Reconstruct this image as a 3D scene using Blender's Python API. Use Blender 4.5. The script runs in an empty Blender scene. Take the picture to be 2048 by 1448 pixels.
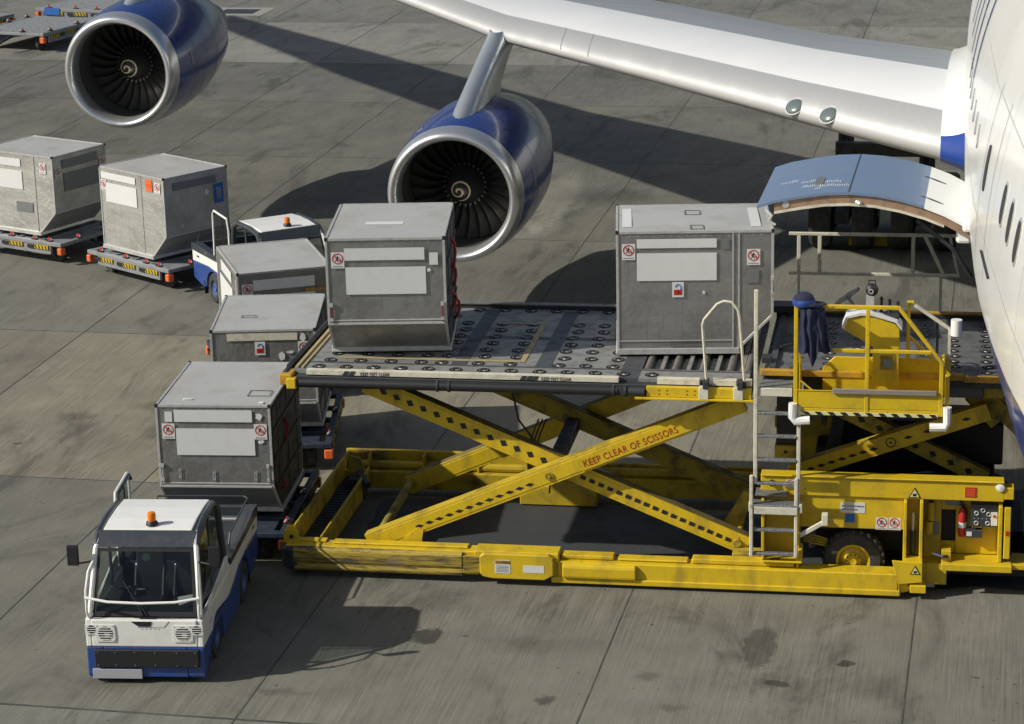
import bpy, math, random
from mathutils import Vector, Matrix
R=math.radians; PI=math.pi
random.seed(7)
sc=bpy.context.scene; COL=sc.collection

# ------------------------------------------------------------------ mesh builder
class MB:
    def __init__(s): s.v=[]; s.f=[]; s.m=[]
    def add(s,vs,fs,m=0):
        o=len(s.v); s.v+= [tuple(p) for p in vs]; s.f+=[tuple(i+o for i in f) for f in fs]; s.m+=[m]*len(fs); return s
    def box(s,x0,x1,y0,y1,z0,z1,m=0,M=None):
        vs=[Vector((x,y,z)) for z in(z0,z1) for y in(y0,y1) for x in(x0,x1)]
        if M: vs=[M@v for v in vs]
        return s.add(vs,[(0,2,3,1),(4,5,7,6),(0,1,5,4),(2,6,7,3),(0,4,6,2),(1,3,7,5)],m)
    def prism(s,poly,a,b,ax='y',m=0,M=None):
        n=len(poly)
        def P(p,t): return Vector({'y':(p[0],t,p[1]),'x':(t,p[0],p[1]),'z':(p[0],p[1],t)}[ax])
        vs=[P(p,a) for p in poly]+[P(p,b) for p in poly]
        if M: vs=[M@v for v in vs]
        area=sum(poly[i][0]*poly[(i+1)%n][1]-poly[(i+1)%n][0]*poly[i][1] for i in range(n))
        flip=(area>0)!=(ax=='y')
        if b<a: flip=not flip
        fs=[tuple(range(n)),tuple(range(2*n-1,n-1,-1))]+[(i,i+n,(i+1)%n+n,(i+1)%n) for i in range(n)]
        if flip: fs=[tuple(reversed(f)) for f in fs]
        return s.add(vs,fs,m)
    def beam(s,p0,p1,y0,y1,h,m=0):
        dx,dz=p1[0]-p0[0],p1[1]-p0[1]; L=math.hypot(dx,dz); nx,nz=-dz/L*h/2,dx/L*h/2
        return s.prism([(p0[0]-nx,p0[1]-nz),(p1[0]-nx,p1[1]-nz),(p1[0]+nx,p1[1]+nz),(p0[0]+nx,p0[1]+nz)],y0,y1,'y',m)
    def tube(s,pts,r,n=8,m=0,caps=True):
        pts=[Vector(p) for p in pts]; rings=[]; up=None
        for i,p in enumerate(pts):
            t=(pts[min(i+1,len(pts)-1)]-pts[max(i-1,0)]).normalized()
            if up is None: up=Vector((0,0,1)) if abs(t.z)<.9 else Vector((1,0,0))
            a=t.cross(up).normalized(); b=a.cross(t).normalized(); up=b
            rr=r[i] if isinstance(r,(list,tuple)) else r
            rings.append([p+a*rr*math.cos(2*PI*k/n)+b*rr*math.sin(2*PI*k/n) for k in range(n)])
        vs=[q for g in rings for q in g]; fs=[]
        for i in range(len(pts)-1):
            for k in range(n): fs.append((i*n+k,i*n+(k+1)%n,(i+1)*n+(k+1)%n,(i+1)*n+k))
        if caps: fs+= [tuple(reversed(range(n))),tuple((len(pts)-1)*n+k for k in range(n))]
        return s.add(vs,fs,m)
    def lathe(s,prof,c=(0,0,0),ax='y',n=32,m=0,ms=None):
        # prof: (radius, t along axis)
        c=Vector(c); vs=[]; fs=[]
        for r,t in prof:
            for k in range(n):
                a=2*PI*k/n; x,y=r*math.cos(a),r*math.sin(a)
                vs.append(c+Vector({'y':(x,t,y),'z':(x,y,t),'x':(t,x,y)}[ax]))
        for i in range(len(prof)-1):
            for k in range(n):
                f=(i*n+k,(i+1)*n+k,(i+1)*n+(k+1)%n,i*n+(k+1)%n)
                fs.append(f if ax!='z' else tuple(reversed(f)))
        o=len(s.v); s.v+=[tuple(p) for p in vs]; s.f+=[tuple(i+o for i in f) for f in fs]
        for i in range(len(prof)-1): s.m+=[(ms[i] if ms else m)]*n
        return s
    def cyl(s,c,r,a,b,ax='y',n=16,m=0): return s.lathe([(0.0001,a),(r,a),(r,b),(0.0001,b)],c,ax,n,m)
    def pieces(s):
        n=len(s.v); p=list(range(n))
        def fd(i):
            while p[i]!=i: p[i]=p[p[i]]; i=p[i]
            return i
        for f in s.f:
            a=fd(f[0])
            for i in f[1:]: 
                q=fd(i)
                if q!=a: p[q]=a
        isl={}
        for i in range(n): isl.setdefault(fd(i),[]).append(i)
        if len(isl)==1 or len(isl)>400: return [s]
        ks=list(isl); bx=[]
        for k in ks:
            P=[s.v[i] for i in isl[k]]; bx.append(([min(q[d] for q in P) for d in range(3)],[max(q[d] for q in P) for d in range(3)]))
        m=len(ks); g=list(range(m)); sz=[max(b[1][d]-b[0][d] for d in range(3)) for b in bx]
        def gd(i):
            while g[i]!=i: g[i]=g[g[i]]; i=g[i]
            return i
        for i in range(m):
            for j in range(i+1,m):
                gap=math.sqrt(sum(max(0,bx[i][0][d]-bx[j][1][d],bx[j][0][d]-bx[i][1][d])**2 for d in range(3)))
                if gap<=max(.02,.45*max(sz[i],sz[j])): g[gd(i)]=gd(j)
        grp={ks[i]:gd(i) for i in range(m)}
        if len(set(grp.values()))==1: return [s]
        out={}
        for f,mi in zip(s.f,s.m): out.setdefault(grp[fd(f[0])],[]).append((f,mi))
        res=[]
        for k,L in out.items():
            b=MB(); mp={}
            for f,mi in L:
                for i in f:
                    if i not in mp: mp[i]=len(b.v); b.v.append(s.v[i])
                b.f.append(tuple(mp[i] for i in f)); b.m.append(mi)
            res.append(b)
        res.sort(key=lambda b:-len(b.v)); return res
    def build(s,name,*a,**k):
        P=s.pieces() if not k.pop('whole',False) else [s]
        o=P[0]._build(name,*a,**k)
        for q in P[1:]: q._build(name,*a,**k)
        return o
    def _build(s,name,mats,parent=None,off=None,smooth=False,bevel=0,label=None,sol=0,seg=1):
        me=bpy.data.meshes.new(name)
        vs=s.v if off is None else [(x-off[0],y-off[1],z-off[2]) for x,y,z in s.v]
        me.from_pydata(vs,[],s.f); me.update()
        if not isinstance(mats,(list,tuple)): mats=[mats]
        for mt in mats: me.materials.append(mt)
        if len(mats)>1: me.polygons.foreach_set('material_index',s.m)
        o=bpy.data.objects.new(name,me); COL.objects.link(o)
        if parent: o.parent=parent
        if smooth: 
            me.polygons.foreach_set('use_smooth',[True]*len(me.polygons))
            if smooth!='all': 
                try: me.set_sharp_from_angle(angle=R(35))
                except Exception: pass
        if sol:
            d=o.modifiers.new('s','SOLIDIFY'); d.thickness=sol; d.offset=0
        if bevel:
            b=o.modifiers.new('b','BEVEL'); b.width=bevel; b.segments=seg; b.limit_method='ANGLE'; b.angle_limit=R(40)
        if label: o['label']=label
        return o
def empty(name,loc,rz,label,cat,group=None):
    o=bpy.data.objects.new(name,None); COL.objects.link(o); o.location=loc; o.rotation_euler=(0,0,R(rz))
    o.empty_display_size=.3; tag(o,label,cat,group); return o
def tag(o,label,cat,group=None):
    o['label']=label; o['category']=cat
    if group: o['group']=group
    return o
def copy_tree(o,parent=None):
    c=o.copy(); COL.objects.link(c)
    if parent: c.parent=parent
    for ch in list(o.children): copy_tree(ch,c)
    return c
def text(name,s,size,M,mat,parent,ext=.002,align='LEFT',sx=1.0):
    cu=bpy.data.curves.new(name,'FONT'); cu.body=s; cu.size=size; cu.extrude=ext; cu.align_x=align; cu.space_character=1.1
    t=bpy.data.objects.new('tmp',cu); COL.objects.link(t)
    dg=bpy.context.evaluated_depsgraph_get(); me=bpy.data.meshes.new_from_object(t.evaluated_get(dg))
    bpy.data.objects.remove(t); me.transform(M@Matrix.Scale(sx,4,(1,0,0))); me.materials.clear(); me.materials.append(mat)
    o=bpy.data.objects.new(name,me); COL.objects.link(o); o.parent=parent; return o

# ------------------------------------------------------------------ materials
def nt(name):
    m=bpy.data.materials.new(name); m.use_nodes=True; n=m.node_tree; b=n.nodes['Principled BSDF']; return m,n,b
def N(n,t,**k):
    x=n.nodes.new(t)
    for a,v in k.items():
        if a.startswith('i_'): x.inputs[int(a[2:]) if a[2:].isdigit() else a[2:]].default_value=v
        else: setattr(x,a,v)
    return x
def mth(n,op,a,b=None,c=None):
    x=n.nodes.new('ShaderNodeMath'); x.operation=op
    for i,q in enumerate((a,b,c)):
        if q is None: continue
        if hasattr(q,'links'): n.links.new(q,x.inputs[i])
        else: x.inputs[i].default_value=q
    return x.outputs[0]
def mix(n,f,a,b,bt='MIX'):
    x=n.nodes.new('ShaderNodeMix'); x.data_type='RGBA'; x.blend_type=bt
    for i,q in ((0,f),(6,a),(7,b)):
        if hasattr(q,'links'): n.links.new(q,x.inputs[i])
        else: x.inputs[i].default_value=q if i==0 else (*q,1) if len(q)==3 else q
    return x.outputs[2]
def ramp(n,src,p0,p1):
    x=n.nodes.new('ShaderNodeMapRange'); n.links.new(src,x.inputs[0]); x.inputs[1].default_value=p0; x.inputs[2].default_value=p1; x.interpolation_type='SMOOTHSTEP'
    return x.outputs[0]
def noise(n,scale,det=4,vec=None,sc3=None,ro=.6,dist=0):
    x=N(n,'ShaderNodeTexNoise'); x.inputs['Scale'].default_value=scale; x.inputs['Detail'].default_value=det; x.inputs['Roughness'].default_value=ro; x.inputs['Distortion'].default_value=dist
    if vec is None: 
        tc=N(n,'ShaderNodeTexCoord'); vec=tc.outputs['Object']
    if sc3:
        mp=N(n,'ShaderNodeMapping'); mp.inputs['Scale'].default_value=sc3; n.links.new(vec,mp.inputs[0]); vec=mp.outputs[0]
    n.links.new(vec,x.inputs['Vector']); return x.outputs['Fac']
def bump(n,b,h,st,d=.01):
    x=N(n,'ShaderNodeBump'); x.inputs['Strength'].default_value=st; x.inputs['Distance'].default_value=d; n.links.new(h,x.inputs['Height']); n.links.new(x.outputs[0],b.inputs['Normal'])
def pm(name,col,rough=.5,metal=0,coat=0,dirt=None,dscale=3,damt=.5,bmp=0,bs=8,streak=None,spec=None,chips=False):
    m,n,b=nt(name); b.inputs['Base Color'].default_value=(*col,1); b.inputs['Roughness'].default_value=rough; b.inputs['Metallic'].default_value=metal
    b.inputs['Coat Weight'].default_value=coat; b.inputs['Coat Roughness'].default_value=.08
    if spec is not None: b.inputs['Specular IOR Level'].default_value=spec
    if dirt:
        f=noise(n,dscale,6,sc3=streak); f2=noise(n,dscale*6,4)
        f=mth(n,'MULTIPLY',ramp(n,f,.42,.72),damt); f=mth(n,'ADD',f,mth(n,'MULTIPLY',ramp(n,f2,.55,.8),damt*.5)); f.node.use_clamp=True
        n.links.new(mix(n,f,col,dirt),b.inputs['Base Color'])
        n.links.new(mth(n,'ADD',mth(n,'MULTIPLY',f,.3),rough),b.inputs['Roughness'])
    if bmp: bump(n,b,noise(n,bs,3),bmp,.02)
    if chips:
        cf=mth(n,'MULTIPLY',ramp(n,noise(n,17,5,ro=.75),.655,.68),.8); c2=mth(n,'MULTIPLY',ramp(n,noise(n,1,4,sc3=(2,9,2),ro=.7),.60,.72),.35)
        src=b.inputs['Base Color'].links[0].from_socket; k=mix(n,c2,src,tuple(q*.45 for q in col)); k=mix(n,cf,k,(.05,.035,.025)); n.links.new(k,b.inputs['Base Color'])
    return m
M_={}
def worn():
    m,n,b=nt('worn_bumper'); b.inputs['Roughness'].default_value=.65
    a=noise(n,1,6,sc3=(1.1,6,16),ro=.75); c=noise(n,1,5,sc3=(5,14,40),ro=.7); e=noise(n,2.2,5)
    f=ramp(n,mth(n,'ADD',mth(n,'MULTIPLY',a,.75),mth(n,'MULTIPLY',c,.3)),.44,.58)
    col=mix(n,f,(.075,.058,.035),(.40,.29,.03)); col=mix(n,ramp(n,c,.58,.72),col,(.03,.025,.02)); col=mix(n,mth(n,'MULTIPLY',ramp(n,e,.55,.75),.6),col,(.20,.16,.11))
    n.links.new(col,b.inputs['Base Color']); bump(n,b,a,.4,.02); return m
def alum(name,col,dirt,bp):
    m,n,b=nt(name); b.inputs['Metallic'].default_value=.62
    a=noise(n,1.7,6,ro=.7); c=noise(n,1,4,sc3=(3,3,26),ro=.75); d=noise(n,1,3,sc3=(22,22,1.5)); e=noise(n,9,5,ro=.8); big=noise(n,.9,3)
    x=mix(n,mth(n,'MULTIPLY',ramp(n,a,.42,.7),.6),col,dirt)
    x=mix(n,mth(n,'MULTIPLY',ramp(n,c,.60,.72),.5),x,tuple(min(1,q*1.6) for q in col)); x=mix(n,mth(n,'MULTIPLY',ramp(n,d,.56,.75),.35),x,tuple(q*.8 for q in dirt))
    x=mix(n,mth(n,'MULTIPLY',ramp(n,e,.66,.72),.8),x,tuple(min(1,q*1.9) for q in col))
    n.links.new(x,b.inputs['Base Color']); n.links.new(mth(n,'ADD',mth(n,'MULTIPLY',a,.4),.18),b.inputs['Roughness'])
    h=mth(n,'ADD',noise(n,3.2,3),mth(n,'MULTIPLY',noise(n,11,2),.18)); bump(n,b,h,bp,.03); return m
M_['alu']=alum('container_aluminium',(.33,.33,.32),(.16,.158,.148),.55)
M_['alu_b']=alum('bright_dented_aluminium',(.58,.585,.55),(.30,.30,.27),.9)
M_['top']=pm('container_roof_panel',(.50,.50,.485),.5,.3,dirt=(.33,.32,.29),dscale=1.6,damt=.7,bmp=.35,bs=2)
M_['worn_roof']=pm('worn_roof_coating',(.50,.49,.42),.5,.2,dirt=(.46,.46,.44),dscale=4,damt=1.0)
M_['edge']=pm('extrusion_aluminium',(.44,.44,.43),.4,.15,dirt=(.2,.2,.19),dscale=9,damt=.4)
M_['bare']=pm('bare_aluminium',(.58,.58,.56),.32,.4,dirt=(.3,.3,.28),dscale=12,damt=.4)
M_['black']=pm('black_rubber',(.012,.012,.014),.55)
M_['tyre']=pm('tyre_rubber',(.03,.029,.028),.85,dirt=(.1,.095,.085),dscale=9,damt=.5)
M_['dark']=pm('dark_steel',(.045,.05,.055),.5,.3,dirt=(.02,.02,.02),dscale=6,damt=.6)
M_['charcoal']=pm('charcoal_paint',(.035,.042,.05),.35,0,.3,dirt=(.06,.06,.06),dscale=8,damt=.3)
M_['navy']=pm('navy_steel',(.03,.042,.07),.42,.2,dirt=(.06,.06,.06),dscale=5,damt=.7)
M_['plac']=pm('white_placard',(.62,.63,.62),.5,dirt=(.5,.5,.48),dscale=5,damt=.25)
M_['cream']=pm('cream_paint',(.60,.58,.47),.5,dirt=(.28,.25,.18),dscale=7,damt=.55)
M_['white']=pm('white_vehicle_paint',(.80,.80,.77),.32,0,.4,dirt=(.62,.6,.55),dscale=4,damt=.25)
M_['trw']=pm('tractor_white',(.76,.76,.72),.35,0,.4,dirt=(.5,.48,.43),dscale=4,damt=.3)
M_['blue']=pm('tractor_blue',(.018,.06,.26),.35,0,.4,dirt=(.05,.06,.09),dscale=5,damt=.5)
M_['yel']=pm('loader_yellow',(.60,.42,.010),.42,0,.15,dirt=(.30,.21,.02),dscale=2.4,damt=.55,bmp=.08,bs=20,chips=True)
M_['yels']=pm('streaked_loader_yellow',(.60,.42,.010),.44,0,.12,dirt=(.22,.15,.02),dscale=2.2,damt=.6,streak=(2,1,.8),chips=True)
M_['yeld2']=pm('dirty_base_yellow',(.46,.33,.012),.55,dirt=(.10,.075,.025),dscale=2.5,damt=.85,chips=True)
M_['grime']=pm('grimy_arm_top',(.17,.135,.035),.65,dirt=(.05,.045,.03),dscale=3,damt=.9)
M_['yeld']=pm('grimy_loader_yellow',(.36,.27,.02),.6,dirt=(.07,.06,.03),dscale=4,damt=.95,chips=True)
M_['worn']=worn()
M_['org']=pm('orange_yellow_edge',(.48,.27,.02),.5,dirt=(.14,.09,.04),dscale=8,damt=.6)
M_['red']=pm('red_paint',(.42,.02,.015),.4)
M_['redt']=pm('red_lettering',(.34,.03,.01),.5)
M_['strap']=pm('red_strap',(.25,.015,.015),.7)
M_['orange']=pm('orange_reflector',(.75,.14,.03),.4,dirt=(.35,.12,.06),dscale=12,damt=.6)
M_['deck']=pm('deck_plate',(.27,.27,.255),.5,.25,dirt=(.09,.088,.08),dscale=5,damt=.7)
M_['decks']=pm('dark_deck_strip',(.085,.09,.10),.5,.3,dirt=(.05,.05,.05),dscale=5,damt=.6)
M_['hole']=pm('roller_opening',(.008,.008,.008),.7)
M_['bdeck']=pm('bridge_deck_plate',(.15,.155,.16),.5,.25,dirt=(.06,.06,.06),dscale=5,damt=.7)
M_['steel']=pm('polished_roller_steel',(.6,.6,.57),.4,.7,dirt=(.2,.2,.18),dscale=30,damt=.7)
M_['roll']=pm('long_roller_steel',(.22,.21,.19),.5,.4,dirt=(.12,.1,.08),dscale=9,damt=.6)
M_['tan']=pm('tan_deck_marking',(.36,.29,.14),.6,dirt=(.22,.2,.15),dscale=9,damt=.7)
M_['ngrey']=pm('dolly_grey_paint',(.24,.255,.27),.5,.1,dirt=(.12,.12,.11),dscale=4,damt=.6)
M_['grate']=pm('galvanised_tread',(.24,.25,.26),.5,.5,dirt=(.08,.08,.08),dscale=30,damt=.8,bmp=.6,bs=60)
M_['acw']=pm('aircraft_white',(.82,.83,.80),.3,0,.6,dirt=(.72,.72,.66),dscale=.9,damt=.3)
M_['acwing']=pm('wing_white',(.70,.705,.71),.38,0,.2,dirt=(.70,.70,.69),dscale=.8,damt=.35)
M_['acgrey']=pm('wing_grey',(.27,.29,.31),.45,0,.1,dirt=(.22,.235,.25),dscale=1.0,damt=.5,streak=(.4,2,1))
M_['slat']=pm('bare_leading_edge',(.56,.56,.55),.36,.45,dirt=(.46,.46,.45),dscale=1.2,damt=.4,streak=(3,.4,.4))
M_['lip']=pm('inlet_lip_metal',(.66,.67,.68),.28,.8,dirt=(.56,.56,.56),dscale=4,damt=.25)
M_['nac']=pm('engine_blue',(.010,.034,.19),.24,0,.4,dirt=(.02,.04,.14),dscale=1.5,damt=.4)
M_['nacr']=pm('bare_nozzle_metal',(.16,.16,.17),.35,.8)
M_['liner']=pm('inlet_liner',(.085,.085,.08),.5,.3)
M_['fan']=pm('fan_blade_metal',(.10,.096,.088),.42,.5)
M_['spin']=pm('spinner_black',(.02,.02,.022),.35,0,.3)
M_['cone']=pm('hub_grey',(.03,.03,.03),.45,.3)
M_['spir']=pm('spiral_cream',(.66,.56,.33),.5)
M_['pyl']=pm('pylon_metal',(.50,.54,.57),.3,.65,dirt=(.38,.4,.4),dscale=2,damt=.5)
M_['doorb']=pm('cargo_door_blue',(.135,.19,.29),.42,0,.3,dirt=(.10,.17,.34),dscale=2.5,damt=.5)
M_['brown']=pm('door_frame_primer',(.30,.19,.12),.6,dirt=(.12,.10,.08),dscale=9,damt=.7)
M_['win']=pm('window_glass_dark',(.035,.035,.035),.4,0,0)
M_['seam']=pm('seam_grey',(.36,.36,.36),.6)
M_['seaml']=pm('skin_seam_grey',(.55,.55,.53),.5)
M_['ball']=pm('ball_deck',(.30,.31,.31),.5,.2,dirt=(.10,.10,.10),dscale=16,damt=.9)
M_['winf']=pm('window_glass_grey',(.32,.33,.34),.2,0,.4)
M_['seat']=pm('seat_vinyl',(.016,.016,.018),.22,0,.5)
M_['cloth']=pm('navy_cloth',(.011,.015,.042),.85,dirt=(.03,.04,.08),dscale=9,damt=.4,bmp=.5,bs=30)
M_['capb']=pm('blue_cap_cloth',(.012,.05,.26),.7,dirt=(.01,.02,.08),dscale=14,damt=.8)
M_['rimb']=pm('blue_wheel_rim',(.07,.12,.28),.45,.2,dirt=(.1,.1,.1),dscale=10,damt=.5)
M_['wood']=pm('weathered_plank',(.24,.21,.18),.8,dirt=(.13,.11,.1),dscale=6,damt=.6,streak=(.4,6,6))
M_['dblue']=pm('sign_blue',(.02,.12,.42),.5)
M_['patch']=pm('grey_patch_and_shaded_placard',(.2,.21,.215),.5,.4)  # grey patches; also white placards darkened for faces in shade
M_['lens']=pm('landing_light_lens',(.16,.2,.19),.12,.3,.8)
M_['plate']=pm('blank_number_plate',(.36,.37,.4),.5)
M_['dyel']=pm('pale_yellow',(.62,.6,.3),.5)
m,n,b=nt('beacon_amber'); b.inputs['Base Color'].default_value=(.9,.24,.01,1); b.inputs['Roughness'].default_value=.15; b.inputs['Transmission Weight'].default_value=.25; M_['amber']=m
# cab glass: thin see-through pane
m,n,b=nt('cab_glass'); o=n.nodes['Material Output']; n.nodes.remove(b)
t=N(n,'ShaderNodeBsdfTransparent'); t.inputs[0].default_value=(.52,.58,.56,1); g=N(n,'ShaderNodeBsdfGlossy'); g.inputs['Roughness'].default_value=.03
lw=N(n,'ShaderNodeLayerWeight'); lw.inputs[0].default_value=.5; frs=mth(n,'ADD',mth(n,'MULTIPLY',mth(n,'POWER',lw.outputs['Facing'],4.0),.5),.035); mx=N(n,'ShaderNodeMixShader')
n.links.new(frs,mx.inputs[0]); n.links.new(t.outputs[0],mx.inputs[1]); n.links.new(g.outputs[0],mx.inputs[2]); n.links.new(mx.outputs[0],o.inputs[0]); M_['glass']=m
# aircraft livery: white above, blue below a painted line
def livery(name,fn,white,blue):
    m,n,b=nt(name); tc=N(n,'ShaderNodeNewGeometry'); sp=N(n,'ShaderNodeSeparateXYZ'); n.links.new(tc.outputs['Position'],sp.inputs[0])
    f=fn(n,sp.outputs); nz=ramp(n,noise(n,.9,5),.4,.75)
    w=mix(n,mth(n,'MULTIPLY',nz,.35),white,tuple(c*.86 for c in white)); n.links.new(mix(n,f,w,blue),b.inputs['Base Color'])
    b.inputs['Roughness'].default_value=.3; b.inputs['Coat Weight'].default_value=.5; b.inputs['Coat Roughness'].default_value=.1; return m
M_['fus']=livery('fuselage_livery',lambda n,s: mth(n,'LESS_THAN',mth(n,'ADD',s[2],mth(n,'MULTIPLY',s[1],.11)),4.68+.11*23.4),(.82,.83,.80),(.015,.045,.22))
M_['fair']=livery('fairing_livery',lambda n,s: mth(n,'LESS_THAN',mth(n,'ADD',s[1],mth(n,'MULTIPLY',s[0],.8)),36.45),(.82,.83,.81),(.015,.05,.26))

# concrete
def concrete():
    m,n,b=nt('apron_concrete'); geo=N(n,'ShaderNodeNewGeometry'); pos=geo.outputs['Position']
    at=N(n,'ShaderNodeAttribute'); at.attribute_name='tint'
    g1=noise(n,1,3,pos,(34,.55,1),.6); g2=noise(n,1,2,pos,(120,1.6,1),.5); big=noise(n,.35,5,pos,None,.6); med=noise(n,1.6,6,pos,(1,.7,1),.65); fine=noise(n,28,3,pos,None,.7); smear=noise(n,1,5,pos,(.6,.22,1),.7,1.5)
    col=mix(n,1.0,(.5,.5,.5),at.outputs['Color'],'MIX')
    amp=ramp(n,big,.35,.65)
    g=mth(n,'ADD',mth(n,'MULTIPLY',mth(n,'SUBTRACT',g1,.5),mth(n,'ADD',mth(n,'MULTIPLY',amp,.9),.35)),mth(n,'MULTIPLY',mth(n,'SUBTRACT',g2,.5),.75))
    g=mth(n,'ADD',g,mth(n,'MULTIPLY',mth(n,'SUBTRACT',fine,.5),.3))
    g=mth(n,'ADD',g,mth(n,'MULTIPLY',mth(n,'SUBTRACT',med,.5),.75)); g=mth(n,'ADD',g,1.0)
    v2=N(n,'ShaderNodeTexVoronoi'); v2.inputs['Scale'].default_value=4.2; n.links.new(pos,v2.inputs['Vector']); sp2=mth(n,'LESS_THAN',v2.outputs['Distance'],mth(n,'SUBTRACT',mth(n,'MULTIPLY',noise(n,1.3,3,pos),.32),.10)); g=mth(n,'MULTIPLY',g,mth(n,'SUBTRACT',1.0,mth(n,'MULTIPLY',sp2,.5)))
    pt=noise(n,.16,4,pos,None,.65); g=mth(n,'ADD',g,mth(n,'MULTIPLY',mth(n,'SUBTRACT',pt,.5),.7))
    dk=mth(n,'MULTIPLY',ramp(n,smear,.50,.68),.42); g=mth(n,'MULTIPLY',g,mth(n,'SUBTRACT',1.0,dk))
    # round drips and blots
    vo=N(n,'ShaderNodeTexVoronoi'); vo.inputs['Scale'].default_value=1.15; vo.inputs['Randomness'].default_value=1
    wv=N(n,'ShaderNodeVectorMath'); wv.operation='ADD'; nn=N(n,'ShaderNodeTexNoise'); nn.inputs['Scale'].default_value=7; n.links.new(pos,nn.inputs['Vector'])
    sv=N(n,'ShaderNodeVectorMath'); sv.operation='SCALE'; sv.inputs['Scale'].default_value=.22; n.links.new(nn.outputs['Color'],sv.inputs[0])
    n.links.new(pos,wv.inputs[0]); n.links.new(sv.outputs[0],wv.inputs[1]); n.links.new(wv.outputs[0],vo.inputs['Vector'])
    rs=mth(n,'MULTIPLY',noise(n,.9,2,pos),.2)
    sp=mth(n,'LESS_THAN',vo.outputs['Distance'],mth(n,'SUBTRACT',rs,.045)); sep=N(n,'ShaderNodeSeparateColor'); n.links.new(vo.outputs['Color'],sep.inputs[0])
    g=mth(n,'MULTIPLY',g,mth(n,'SUBTRACT',1.0,mth(n,'MULTIPLY',sp,mth(n,'MULTIPLY',sep.outputs[0],.6))))
    n2=N(n,'ShaderNodeTexNoise'); n2.inputs['Scale'].default_value=4.5; n2.inputs['Detail'].default_value=6; n.links.new(pos,n2.inputs['Vector'])
    wp=N(n,'ShaderNodeVectorMath'); wp.operation='MULTIPLY_ADD'; n.links.new(n2.outputs['Color'],wp.inputs[0]); wp.inputs[1].default_value=(.34,.34,0); n.links.new(pos,wp.inputs[2])
    for cx,cy,rx,ry,am,sf in ((-6.86,26.98,.2,.26,.72,.25),(-2.80,27.25,.21,.66,.45,.2),(-3.1,26.9,.22,.2,.3,.6),(-4.0,26.2,.16,.14,.4,.7),(-1.75,26.9,.11,.12,.75,.3),(-2.5,26.2,.14,.1,.6,.4),(-3.6,25.35,.2,.12,.35,.8),(-5.05,25.35,.13,.15,.7,.4),(-5.6,26.9,.5,.3,.3,.9),(-1.4,26.3,.5,.35,.3,.9),(-4.9,27.0,.4,.3,.3,.9),(-8.1,25.1,.35,.1,.35,.8),(-13.4,35.6,.45,.3,.35,.7),(-12.9,34.3,.3,.45,.35,.7),(-14.5,34.9,.35,.22,.3,.7),(-10.2,25.1,.6,.25,.3,.9),(-6.3,61.5,1.2,.8,.4,.9),(-8.6,51.5,1.3,.9,.45,.9),(-2.6,42.6,.5,1.6,.35,.6),(-9.85,50.6,.55,3.4,-.42,.25),(-9.5,48.6,.3,1.2,-.25,.3)):
        sb=N(n,'ShaderNodeVectorMath'); sb.operation='SUBTRACT'; n.links.new(wp.outputs[0],sb.inputs[0]); sb.inputs[1].default_value=(cx+.17,cy+.17,0)
        ml=N(n,'ShaderNodeVectorMath'); ml.operation='MULTIPLY'; n.links.new(sb.outputs[0],ml.inputs[0]); ml.inputs[1].default_value=(1/rx,1/ry,0)
        ln=N(n,'ShaderNodeVectorMath'); ln.operation='LENGTH'; n.links.new(ml.outputs[0],ln.inputs[0])
        g=mth(n,'MULTIPLY',g,mth(n,'SUBTRACT',1.0,mth(n,'MULTIPLY',ramp(n,ln.outputs['Value'],1.0+sf*.4,1.0-sf),am)))
    cr=N(n,'ShaderNodeCombineColor')
    for i in range(3): n.links.new(g,cr.inputs[i])
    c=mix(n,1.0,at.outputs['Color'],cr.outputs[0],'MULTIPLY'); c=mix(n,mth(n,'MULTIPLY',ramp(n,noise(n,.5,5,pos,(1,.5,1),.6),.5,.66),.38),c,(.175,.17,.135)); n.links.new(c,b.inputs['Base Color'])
    b.inputs['Roughness'].default_value=.8; bump(n,b,g1,.25,.01); return m
M_['conc']=concrete()
M_['joint']=pm('joint_sealant',(.05,.05,.045),.8,dirt=(.11,.11,.10),dscale=2,damt=.8)
M_['stain']=pm('oil_stain',(.045,.046,.045),.6,dirt=(.08,.08,.075),dscale=5,damt=.8)
M_['ground_shade']=pm('painted_shade_concrete',(.045,.048,.052),.6,dirt=(.03,.031,.034),dscale=2,damt=.7)  # deep shade below the loader put into a ground colour
M_['wet']=pm('damp_patch',(.17,.178,.185),.6,dirt=(.14,.145,.145),dscale=3,damt=.6)
M_['concl']=pm('pale_concrete_collar',(.27,.265,.235),.8)
M_['spot']=pm('oil_spot',(.085,.082,.07),.7,dirt=(.13,.125,.11),dscale=9,damt=.9)
M_['conr']=pm('repair_patch',(.095,.093,.082),.8,dirt=(.075,.073,.066),dscale=6,damt=.8)

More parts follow.
